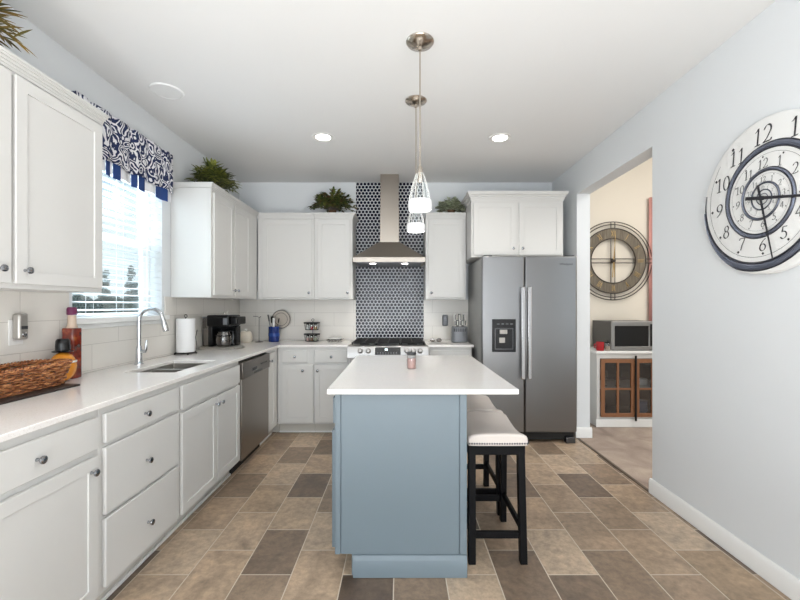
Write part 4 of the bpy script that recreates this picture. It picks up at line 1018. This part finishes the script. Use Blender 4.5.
# crock and utensils
ck = thing('utensil_crock', 'cobalt blue crock standing on the back worktop', 'crock', (-1.405, 4.46, CT))
MB().lathe([(0.058, 0), (0.060, 0.004), (0.060, 0.160), (0.062, 0.166), (0.056, 0.166), (0.055, 0.012), (0.0001, 0.010)], n=32).build('body', M['bluecer'], ck, smooth=True)
MB().lathe([(0.0605, 0.060), (0.0612, 0.075), (0.0605, 0.095)], n=32, cap=(False, False)).build('glaze_band', mat('pale_blue_glaze', rgb(40, 74, 150), 0.2), ck, smooth=True)
cx_, cy_ = -1.405, 4.46
def utensil(name, label, base, tip, head, m):
    t = thing(name, label, 'utensil', (cx_, cy_, CT), 0, 'utensils in the blue crock'); b0 = Vector(base); t0 = Vector(tip); d = (t0-b0).normalized()
    MB().tube([b0, t0], 0.005, 8).build('handle', m[0], t, smooth=True)
    Mx = Matrix.Translation(t0) @ d.to_track_quat('Z', 'Y').to_matrix().to_4x4()
    if head == 'spatula': MB().box(-0.026, 0.026, -0.002, 0.002, 0.0, 0.075, Mx).build('blade', m[1], t, bevel=0.0015)
    elif head == 'spoon': MB().lathe([(0.0001, -0.002), (0.016, 0.012), (0.023, 0.035), (0.018, 0.06), (0.0001, 0.07)], n=16, M4=Mx @ Matrix.Diagonal((1, 0.3, 1, 1))).build('bowl', m[1], t, smooth=True)
    else: MB().tube([t0, t0+d*0.012], [0.0105, 0.006], 10).build('end_cap', m[1], t, smooth=True)
utensil('spatula', 'black spatula leaning left in the blue crock', (-0.016, 0.0, 0.016), (-0.052, -0.004, 0.225), 'spatula', (M['steel_dark'], M['black']))
utensil('spatula', 'second black spatula upright at the back of the blue crock', (-0.012, 0.026, 0.016), (-0.026, 0.030, 0.205), 'spatula', (M['steel_dark'], M['black']))
utensil('serving_spoon', 'black spoon leaning right in the blue crock', (0.012, 0.018, 0.016), (0.040, 0.022, 0.195), 'spoon', (M['steel_dark'], M['black']))
t = thing('whisk_handle', 'thick white utensil handle standing in front in the blue crock', 'utensil', (cx_, cy_, CT), 0, 'utensils in the blue crock')
MB().tube([(0.0, -0.02, 0.016), (0.004, -0.026, 0.15), (0.004, -0.027, 0.262)], [0.010, 0.013, 0.012], 12).build('handle', M['white'], t, smooth=True)
ss = thing('splatter_screen', 'round metal mesh splatter screen standing behind the blue crock', 'utensil', (-1.355, 4.555, CT+0.245))
MB().tube([(0.102*math.cos(a), 0, 0.102*math.sin(a)) for a in [2*PI*k/48 for k in range(48)]], 0.004, 6, closed=True).tube([(0.072*math.cos(a), 0, 0.072*math.sin(a)) for a in [2*PI*k/40 for k in range(40)]], 0.003, 6, closed=True).build('rim', M['steel_dark'], ss, smooth=True)
MB().lathe([(0.0001, -0.001), (0.100, -0.001), (0.100, 0.001), (0.0001, 0.001)], n=40, axis='Y').build('mesh_disc', mat('pale_mesh', rgb(190, 180, 168), 0.4, 0.5), ss)
MB().tube([(-0.015, 0, -0.10), (-0.028, 0, -0.2435)], 0.005, 8).build('handle', M['steel_dark'], ss, smooth=True)

# two-tier jar stand
js = thing('spice_rack', 'two-tier black wire stand of small spice jars on the back worktop', 'spice rack', (-0.985, 4.47, CT))
for z in (0.002, 0.128):
    r_ = MB()
    for zz, rr in ((0.004, 0.072), (0.075, 0.088), (0.083, 0.089)): r_.tube([(rr*math.cos(a), rr*0.6*math.sin(a), z+zz) for a in [2*PI*k/32 for k in range(32)]], 0.0033, 6, closed=True)
    for k in range(10):
        a = 2*PI*k/10; r_.tube([(0.072*math.cos(a), 0.072*0.6*math.sin(a), z+0.004), (0.088*math.cos(a), 0.088*0.6*math.sin(a), z+0.079)], 0.002, 5)
    r_.prism([(0.072*math.cos(2*PI*k/24), 0.043*math.sin(2*PI*k/24)) for k in range(24)], lambda u, v, w_: (u, v, w_), z, z+0.004)
    r_.build('tier', M['blackmatte'], js, smooth=True)
MB().tube([(0, 0.045, 0.004), (0, 0.05, 0.225)], 0.003, 6).tube([(0.014*math.cos(a), 0.05, 0.238+0.014*math.sin(a)) for a in [2*PI*k/16 for k in range(16)]], 0.0025, 5, closed=True).build('centre_post', M['blackmatte'], js, smooth=True)
jn = 0
for z, word in ((0.002, 'lower'), (0.128, 'upper')):
    for x, side in ((-0.043, 'left'), (0.0, 'middle'), (0.043, 'right')):
        j = thing('spice_jar', f'glass spice jar with black lid, {side} one on the {word} tier of the wire stand', 'jar', (-0.985+x, 4.47-0.008, CT+z+0.0045), 0, 'spice jars in the wire stand')
        MB().lathe([(0.018, 0), (0.019, 0.004), (0.019, 0.050), (0.015, 0.055)], n=16).build('glass', M['jarglass'], j, smooth=True)
        MB().lathe([(0.0165, 0.001), (0.0165, 0.035)], n=14).build('spice', [M['pink'], M['wood'], M['leaf3'], M['white'], M['redglass'], M['gold']][jn], j, smooth=True)
        MB().lathe([(0.0175, 0.0555), (0.0175, 0.068), (0.0001, 0.069)], n=16).build('lid', M['black'], j, smooth=True); jn += 1
# scroll trivet with card
tv = thing('dish_stand', 'low white dish on a black scrolled stand beside the range', 'dish', (-0.715, 4.42, CT))
s_ = MB()
for y in (-0.035, 0.035):
    for k in range(5): s_.tube([(-0.066+k*0.033+0.011*math.cos(a), y, 0.0135+0.011*math.sin(a)) for a in [2*PI*q/12 for q in range(12)]], 0.0022, 5, closed=True)
    s_.tube([(-0.09, y, 0.018), (-0.08, y, 0.026), (0.08, y, 0.026), (0.09, y, 0.032)], 0.0028, 5)
for x in (-0.06, 0.06): s_.tube([(x, -0.035, 0.026), (x, 0.035, 0.026)], 0.0028, 5)
s_.build('scroll_stand', M['blackmatte'], tv, smooth=True)
MB().frustum((-0.055, 0.055, -0.035, 0.035), 0.029, (-0.075, 0.075, -0.05, 0.05), 0.048).build('dish', M['white'], tv, bevel=0.003)

# ================================================================== COUNTER OBJECTS, RIGHT
kb = thing('knife_block', 'rounded grey block full of silver-handled knives beside the refrigerator', 'knife block', (0.648, 4.36, CT))
MB().prism([(0.085*math.copysign(abs(math.cos(a))**0.6, math.cos(a)), 0.06*math.copysign(abs(math.sin(a))**0.6, math.sin(a))) for a in [2*PI*k/32 for k in range(32)]], lambda u, v, w_: (u*(1.05 if w_ < 0.05 else 1), v, w_), 0.0, 0.175).build('block', M['grey'], kb, bevel=0.012, seg=3)
kbm = MB()
for i in range(7): kbm.box(-0.066+i*0.020, -0.058+i*0.020, -0.0635, -0.0605, 0.12, 0.155)
kbm.build('slots', M['black'], kb)
kn_ = 0
for row, (y, z0, z1, xs) in enumerate(((-0.035, 0.1762, 0.245, (-0.055, -0.027, 0.001, 0.029, 0.057)), (0.012, 0.1762, 0.310, (-0.045, 0.0, 0.045)))):
    for i, x in enumerate(xs):
        side = ['leftmost', 'second from left', 'middle', 'second from right', 'rightmost'][i] if row == 0 else ['left', 'middle', 'right'][i]
        k_ = thing('knife', f'black and silver knife handle, {side} in the {"front" if row == 0 else "back"} row of the knife block', 'knife', (0.648+x, 4.36+y, CT+z0), 0, 'knives in the block')
        hh = z1-z0
        B(-0.0125, 0.0125, -0.010, 0.010, 0, hh).build('handle', M['silver'] if (i % 2 == 0) else M['black'], k_, bevel=0.003)
        B(-0.006, 0.006, -0.0115, -0.0102, 0.012, hh-0.01).build('inlay', M['black'] if (i % 2 == 0) else M['silver'], k_)
od = thing('outlet_timer', 'small grey plug-in device on the tiles left of the knife block', 'outlet', (0.521, YB-0.0085, 1.145))
B(-0.033, 0.033, -0.030, -0.0003, -0.066, 0.066).build('body', M['grey'], od, bevel=0.014, seg=4)
B(-0.018, 0.018, -0.0325, -0.0303, 0.005, 0.04).build('face', M['steel_dark'], od, bevel=0.001)
sg = thing('eyeglasses', 'dark-rimmed pair of glasses lying on the worktop right of the range', 'eyeglasses', (0.395, 4.40, CT))
e_ = MB()
for x in (-0.036, 0.036): e_.tube([(x+0.026*math.cos(a), 0, 0.021+0.019*math.sin(a)) for a in [2*PI*k/20 for k in range(20)]], 0.0024, 6, closed=True)
e_.tube([(-0.011, 0, 0.026), (0, 0, 0.029), (0.011, 0, 0.026)], 0.002, 6)
for x in (-0.062, 0.062): e_.tube([(x, 0, 0.025), (x*0.98, 0.06, 0.022), (x*0.9, 0.13, 0.004)], 0.0022, 6)
e_.build('frame', M['black'], sg, smooth=True)
l_ = MB()
for x in (-0.036, 0.036): l_.lathe([(0.0001, -0.001), (0.022, -0.001), (0.022, 0.001), (0.0001, 0.001)], (x, 0, 0.021), 18, 'Y')
l_.build('lenses', M['smokeglass'], sg)
tag(B(0.30, 0.485, 4.16, 4.34, CT, CT+0.004).build('cutting_mat', mat('grey_mat', rgb(150, 148, 146), 0.5), bevel=0.001), 'thin grey mat on the worktop right of the range', 'mat')

# jar on the island
ij = thing('candle_jar', 'small glass jar of pink wax with dark lid on the island top', 'jar', (0.073, 2.53, 0.9143))
MB().lathe([(0.026, 0), (0.029, 0.004), (0.029, 0.078), (0.025, 0.086)], n=28).build('glass', M['jarglass'], ij, smooth=True)
MB().lathe([(0.0001, 0.003), (0.0265, 0.003), (0.0265, 0.064), (0.0001, 0.064)], n=24).build('wax', M['pink'], ij, smooth=True)
MB().lathe([(0.029, 0.0862), (0.030, 0.088), (0.030, 0.100), (0.027, 0.103), (0.0001, 0.103)], n=28).build('lid', M['steel_dark'], ij, smooth=True)

# ================================================================== SPIRAL WALL CLOCK
def arc(cx, cy, rx, ry, a0, a1, n=14): return [(cx+rx*math.cos(math.radians(a0+(a1-a0)*i/n)), cy+ry*math.sin(math.radians(a0+(a1-a0)*i/n))) for i in range(n+1)]
DG = {
 '0': [arc(.3, .5, .24, .48, 0, 360, 24)],
 '1': [[(.10, .80), (.20, .86), (.30, .99), (.30, .02)], [(.12, .02), (.48, .02)]],
 '2': [arc(.29, .72, .22, .26, 170, -25, 12)+[(.30, .25), (.06, .03)], [(.06, .04), (.55, .04), (.57, .16)]],
 '3': [arc(.27, .75, .20, .23, 160, -80, 12), arc(.27, .27, .24, .26, 85, -160, 14)],
 '4': [[(.42, .98), (.04, .30), (.58, .30)], [(.42, .98), (.42, .02)]],
 '5': [[(.52, .97), (.18, .97), (.13, .56)]+arc(.27, .31, .25, .29, 115, -155, 14)],
 '6': [[(.50, .98), (.28, .80), (.10, .52), (.06, .32)]+arc(.30, .29, .24, .27, 180, 540, 20)],
 '7': [[(.06, .82), (.08, .96), (.56, .96), (.34, .45), (.24, .02)]],
 '8': [arc(.30, .75, .18, .22, 0, 360, 18), arc(.30, .27, .23, .26, 0, 360, 20)],
 '9': [arc(.30, .70, .24, .27, 0, 360, 20), [(.54, .68), (.50, .48), (.32, .20), (.10, .02)]],
}
def draw_text(mb, s, cx, cz, h, y, w=0.075):
    adv = 0.62; tot = adv*len(s)
    nx_, nz_ = math.cos(0.35)*w*h, math.sin(0.35)*w*h
    for ci, ch in enumerate(s):
        for pl in DG[ch]:
            P = [(cx+(ci*adv-tot/2+x)*h+0.10*(z-.5)*h, cz+(z-.5)*h) for x, z in pl]
            for (x0, z0), (x1, z1) in zip(P[:-1], P[1:]):
                tx, tz = x1-x0, z1-z0; l = math.hypot(tx, tz) or 1; px_, pz_ = -tz/l*0.018*h, tx/l*0.018*h
                dot = nx_*px_+nz_*pz_; sg_ = 1 if dot >= 0 else -1
                ax, az = nx_*0.5*1+px_*sg_, nz_*0.5*1+pz_*sg_
                mb.add([(x0-ax, y, z0-az), (x1-ax, y, z1-az), (x1+ax, y, z1+az), (x0+ax, y, z0+az)], [(0, 1, 2, 3)])
ckc = thing('wall_clock', 'large round white wall clock with spiralling numerals and black hands on the right wall', 'clock', (XR-0.0005, 1.905, 1.824), -PI/2)
RC = 0.372; FY = -0.030      # face plane (local -Y looks into the room)
MB().lathe([(0.0001, FY), (RC-0.012, FY), (RC-0.004, FY+0.002), (RC, FY+0.006), (RC, -0.001), (0.0001, -0.001)], (0, 0, 0.010), n=96, axis='Y').build('case', M['face'], ckc, smooth=True)
K = math.log(1.83)/(2*PI)
def band(mb, r_left, t0, t1, wfrac, hgt, off=0.0, n=200, rmax=RC-0.012):
    # clockwise angle t, 0 = up; left is t=-90deg; radius grows clockwise
    vs = []; rows = 5; cnt = 0
    for i in range(n+1):
        t = t0+(t1-t0)*i/n; r = r_left*math.exp(K*(t+PI/2))*(1+off)
        wdt = r*wfrac
        ra, rb = r-wdt/2, min(r+wdt/2, rmax)
        if ra >= rmax-0.001: break
        for k in range(rows):
            q = k/(rows-1); rr = ra+(rb-ra)*q; hh = hgt*math.sin(PI*q)*min(1, r/0.12)
            vs.append((rr*math.sin(t), FY-0.0012-hh, rr*math.cos(t)))
        cnt += 1
    fs = [(i*rows+k, (i+1)*rows+k, (i+1)*rows+k+1, i*rows+k+1) for i in range(cnt-1) for k in range(rows-1)]
    mb.add(vs, fs)
mb = MB(); band(mb, 0.206, -PI/2-2*PI*4.2, PI*1.62, 0.10, 0.006, n=460); mb.build('spiral_band', M['clockband'], ckc, smooth=True, normals=False)
mb = MB(); band(mb, 0.206, -PI/2-2*PI*4.2, PI*1.75, 0.045, 0.0045, off=-0.055, n=460)
band(mb, 0.206, -PI/2-2*PI*4.2, PI*1.5, 0.03, 0.003, off=0.05, n=460)
mb.build('spiral_edge', M['clockband2'], ckc, smooth=True, normals=False)
for turn in range(4):
    for hr in range(1, 13):
        t = 2*PI*(hr % 12)/12-2*PI*turn
        tt = t if hr != 12 else 2*PI*0-2*PI*turn
        r = 0.300*math.exp(K*tt)
        if r > 0.335 or r < 0.02: continue
        mb = MB(); draw_text(mb, str(hr), r*math.sin(tt), r*math.cos(tt), 0.27*r, FY-0.0015)
        mb.build('numeral', M['ink'], ckc, normals=False)
        rt = r*1.19; mb = MB()
        s_ = 0.010*r/0.3
        if rt < RC-0.022:
            x, z = rt*math.sin(tt), rt*math.cos(tt); mb.add([(x-s_, FY-0.0015, z), (x, FY-0.0015, z-s_), (x+s_, FY-0.0015, z), (x, FY-0.0015, z+s_)], [(0, 1, 2, 3)]); mb.build('hour_mark', M['ink'], ckc, normals=False)
# lower outer numerals 2..4 of the turn continue from the inner ring, plus the fine minute line
mb = MB(); band(mb, 0.206, -PI/2-2*PI*3, PI*1.3, 0.006, 0.0, off=0.56, n=420, rmax=RC-0.026); mb.build('minute_line', M['ink'], ckc, normals=False)
def hand(mb, ang, tail, length, w0, w1, y):
    d = Vector((math.sin(ang), 0, math.cos(ang))); n_ = Vector((d.z, 0, -d.x))
    a = -d*tail; b_ = d*length
    mb.add([a-n_*w0+Vector((0, y, 0)), b_-n_*w1+Vector((0, y, 0)), b_+n_*w1+Vector((0, y, 0)), a+n_*w0+Vector((0, y, 0)),
            a-n_*w0+Vector((0, y-0.002, 0)), b_-n_*w1+Vector((0, y-0.002, 0)), b_+n_*w1+Vector((0, y-0.002, 0)), a+n_*w0+Vector((0, y-0.002, 0))],
           [(0, 1, 2, 3), (7, 6, 5, 4), (0, 4, 5, 1), (2, 6, 7, 3), (0, 3, 7, 4), (1, 5, 6, 2)])
mb = MB(); hand(mb, math.radians(102), 0.078, 0.26, 0.0085, 0.005, FY-0.018); mb.build('minute_hand', M['ink'], ckc)
mb = MB(); hand(mb, math.radians(168), 0.066, 0.30, 0.006, 0.0025, FY-0.013); mb.build('hour_hand', M['ink'], ckc)
MB().lathe([(0.010, FY-0.001), (0.010, FY-0.021), (0.0001, FY-0.022)], n=16, axis='Y').build('hub', M['ink'], ckc, smooth=True)

# ================================================================== DINING ROOM
dc = thing('sideboard', 'white sideboard with cherry wood glazed doors in the room beyond', 'cabinet', (2.13, 4.33, 0))
Wd = 1.55
cb = MB(); f = lambda u, v, w_: (u, w_, v)
cb.cells([0, 0.035, Wd-0.035, Wd], [0.001, 0.108, 0.742, 0.795], lambda i, j: not (i == 1 and j == 1), 0, 0.018, f)
cb.box(0, 0.018, 0.0185, 0.50, 0.001, 0.795).box(Wd-0.018, Wd, 0.0185, 0.50, 0.001, 0.795)
cb.build('carcass', M['cab'], dc, bevel=0.002)
B(0.0185, Wd-0.0185, 0.48, 0.50, 0.10, 0.79).build('back_board', M['interior'], dc)
B(0.0185, Wd-0.0185, 0.02, 0.479, 0.095, 0.108).build('bottom_board', M['interior'], dc)
B(0.0185, Wd-0.0185, 0.03, 0.479, 0.405, 0.42).build('shelf', M['cab'], dc)
B(-0.02, Wd+0.02, -0.02, 0.505, 0.796, 0.822).build('top', M['trim'], dc, bevel=0.004)
MB().box(-0.012, Wd, -0.012, -0.0005, 0.001, 0.085).build('plinth_moulding', M['trim'], dc, bevel=0.004)
for k in range(4):
    a = 0.037+k*0.372; b_ = a+0.366; r = 0.042; mid = (a+b_)/2
    if k > 1: continue
    xs = [a, a+r, mid-0.011, mid+0.011, b_-r, b_]; zs = [0.112, 0.112+r, 0.405, 0.425, 0.738-r, 0.738]
    d = MB().cells(xs, zs, lambda i, j: not (i in (1, 3) and j in (1, 3)), -0.020, -0.001, f).build('door', M['wood'], dc, bevel=0.0025)
    B(a+r-0.004, b_-r+0.004, -0.009, -0.006, 0.112+r-0.004, 0.738-r+0.004).build('pane', M['cabglass'], d)
MB().cells([0.783, 1.513], [0.112, 0.738], lambda i, j: True, -0.020, -0.001, f).build('door', M['wood'], dc, bevel=0.0025)
MB().tube([(0.405, -0.032, 0.075), (0.405, -0.032, 0.775)], 0.011, 8).box(0.397, 0.413, -0.030, -0.0205, 0.12, 0.14).box(0.397, 0.413, -0.030, -0.0205, 0.70, 0.72).build('iron_bar', M['blackmatte'], dc, smooth=True)
def bowls(x, y, z, n, r, m, label, grp):
    t = thing('bowl_stack', label, 'dishes', (x, y, z), 0, grp); 
    for k in range(n): MB().lathe([(r*0.5, k*0.03), (r*0.9, k*0.03+0.02), (r, k*0.03+0.05), (r*0.96, k*0.03+0.05), (r*0.45, k*0.03+0.006)], n=24).build('bowl', m, t, smooth=True)
bowls(2.70, 4.50, 0.1085, 4, 0.075, M['dish'], 'stack of blue-grey bowls on the bottom of the sideboard, behind the right door', 'dishes in the sideboard')
bowls(2.25, 4.50, 0.1085, 3, 0.055, M['dish'], 'stack of small blue-grey bowls on the sideboard bottom behind the left door', 'dishes in the sideboard')
for x, lab in ((2.28, 'left'), (2.43, 'right')):
    t = thing('goblet', f'dark glass goblet on the upper sideboard shelf, {lab} one behind the left door', 'glass', (x, 4.46, 0.4205), 0, 'goblets in the sideboard')
    MB().lathe([(0.03, 0), (0.028, 0.003), (0.004, 0.008), (0.004, 0.07), (0.03, 0.09), (0.038, 0.13), (0.034, 0.17), (0.032, 0.17)], n=20, cap=(True, False)).build('glass', M['jarglass'], t, smooth=True)
bowls(2.68, 4.46, 0.4205, 2, 0.07, M['white'], 'two white bowls on the upper shelf of the sideboard behind the right door', 'dishes in the sideboard')

mw = thing('microwave', 'stainless and black microwave on top of the white sideboard', 'microwave', (2.31, 4.365, 0.8225))
B(0, 0.52, 0.02, 0.44, 0.008, 0.318).build('body', mat('mw_body', rgb(86, 84, 82), 0.4, 0.4), mw, bevel=0.004)
MB().cells([0, 0.035, 0.405, 0.52], [0.008, 0.045, 0.270, 0.318], lambda i, j: not (i == 1 and j == 1), 0.0, 0.0195, f).build('door_frame', M['steel'], mw, bevel=0.003)
B(0.0355, 0.4045, 0.004, 0.019, 0.0455, 0.2695).build('door_window', M['black'], mw)
B(0.42, 0.51, -0.003, -0.0005, 0.05, 0.29).build('keypad', M['black'], mw)
for x in (0.04, 0.46):
    for y in (0.05, 0.40): MB().lathe([(0.015, 0.0), (0.015, 0.0078)], (x, y, 0), 12).build('foot', M['black'], mw)
j1 = thing('red_mug', 'red patterned mug at the left end of the sideboard top', 'mug', (2.19, 4.38, 0.8225))
MB().lathe([(0.036, 0), (0.040, 0.008), (0.042, 0.095), (0.038, 0.095), (0.036, 0.01), (0.0001, 0.008)], n=28).build('body', M['redglass'], j1, smooth=True)
MB().tube([(-0.041, 0, 0.075), (-0.062, 0, 0.07), (-0.064, 0, 0.035), (-0.041, 0, 0.025)], 0.005, 8).build('handle', M['redglass'], j1, smooth=True)
j2 = thing('glass_canister', 'small glass canister with dark lid between red mug and microwave', 'jar', (2.262, 4.36, 0.8225))
MB().lathe([(0.024, 0), (0.028, 0.006), (0.028, 0.075), (0.022, 0.082)], n=24).build('glass', M['jarglass'], j2, smooth=True)
MB().lathe([(0.0001, 0.002), (0.025, 0.002), (0.025, 0.05), (0.0001, 0.05)], n=20).build('contents', M['cream_plastic'], j2, smooth=True)
MB().lathe([(0.026, 0.0825), (0.026, 0.098), (0.010, 0.102), (0.008, 0.112), (0.0001, 0.114)], n=24).build('lid', M['blackmatte'], j2, smooth=True)

# round openwork clock
rc = thing('wall_clock', 'round openwork clock with grey wood ring and double metal hoops in the next room', 'clock', (2.565, 4.8495, 1.853))
def hoop(mb, r, y, t): mb.tube([(r*math.cos(a), y, r*math.sin(a)) for a in [2*PI*k/96 for k in range(96)]], t, 6, closed=True)
mb = MB(); hoop(mb, 0.470, -0.03, 0.0055); hoop(mb, 0.438, -0.03, 0.0055)
for sgn in (-1, 1):
    o_ = 0.024*sgn
    mb.tube([(o_, -0.03, -0.47), (o_, -0.03, 0.47)], 0.0055, 6); mb.tube([(-0.47, -0.03, o_), (0.47, -0.03, o_)], 0.0055, 6)
mb.build('hoops', M['bronze'], rc, smooth=True)
MB().lathe([(0.272, -0.040), (0.385, -0.040), (0.385, -0.015), (0.272, -0.015), (0.272, -0.040)], n=96, axis='Y').build('wood_ring', M['ringwood'], rc)
mb = MB(); hoop(mb, 0.390, -0.04, 0.006); hoop(mb, 0.268, -0.04, 0.006); mb.build('ring_edge', M['bronze'], rc, smooth=True)
ROM = ['XII', 'I', 'II', 'III', 'IIII', 'V', 'VI', 'VII', 'VIII', 'IX', 'X', 'XI']
def seg2(mb, p, q, w_, y):
    d = Vector((q[0]-p[0], 0, q[1]-p[1])).normalized(); n_ = Vector((d.z, 0, -d.x))*w_
    P = Vector((p[0], y, p[1])); Q = Vector((q[0], y, q[1])); dn = Vector((0, -0.003, 0))
    mb.add([P-n_, Q-n_, Q+n_, P+n_, P-n_+dn, Q-n_+dn, Q+n_+dn, P+n_+dn], [(0, 1, 2, 3), (7, 6, 5, 4), (0, 4, 5, 1), (2, 6, 7, 3), (0, 3, 7, 4), (1, 5, 6, 2)])
for h_i, s in enumerate(ROM):
    a = 2*PI*h_i/12; d = Vector((math.sin(a), math.cos(a))); n2 = Vector((d.y, -d.x)); wd = {'I': 0.014, 'V': 0.03, 'X': 0.03}
    tot = sum(wd[c] for c in s); x = -tot/2; mb = MB()
    for c in s:
        def P_(u, v): q = d*(0.328+v*0.035)+n2*(x+u*wd[c]); return (q.x, q.y)
        if c == 'I': seg2(mb, P_(.5, -1), P_(.5, 1), 0.0022, -0.0405)
        elif c == 'V': seg2(mb, P_(.1, 1), P_(.5, -1), 0.0026, -0.0405); seg2(mb, P_(.9, 1), P_(.5, -1), 0.0018, -0.0405)
        else: seg2(mb, P_(.1, 1), P_(.9, -1), 0.0026, -0.0405); seg2(mb, P_(.9, 1), P_(.1, -1), 0.0018, -0.0405)
        x += wd[c]
    mb.build('numeral', M['gold'], rc)
mb = MB(); hand(mb, math.radians(4), 0.20, 0.31, 0.006, 0.003, -0.047); mb.build('minute_hand', M['gold'], rc)
mb = MB(); hand(mb, math.radians(178), 0.05, 0.20, 0.006, 0.003, -0.052); mb.build('hour_hand', M['gold'], rc)
MB().lathe([(0.028, -0.038), (0.028, -0.045), (0.010, -0.058), (0.0001, -0.06)], n=20, axis='Y').build('hub', M['bronze'], rc, smooth=True)
# red curtain beyond
cu_ = MB(); vs = []; fs = []; n = 60
for i in range(n+1):
    x = 3.0+0.5*i/n; y = 4.815+0.018*math.sin(i*0.9)
    vs += [(x, y, 0.83), (x, y, 2.62)]
for i in range(n): fs.append((2*i, 2*i+2, 2*i+3, 2*i+1))
o = cu_.add(vs, fs).build('curtain', M['redfab'], smooth=True, normals=False); so = o.modifiers.new('solid', 'SOLIDIFY'); so.thickness = 0.004
tag(o, 'dusty red curtain hanging at the right edge of the room beyond', 'curtain')
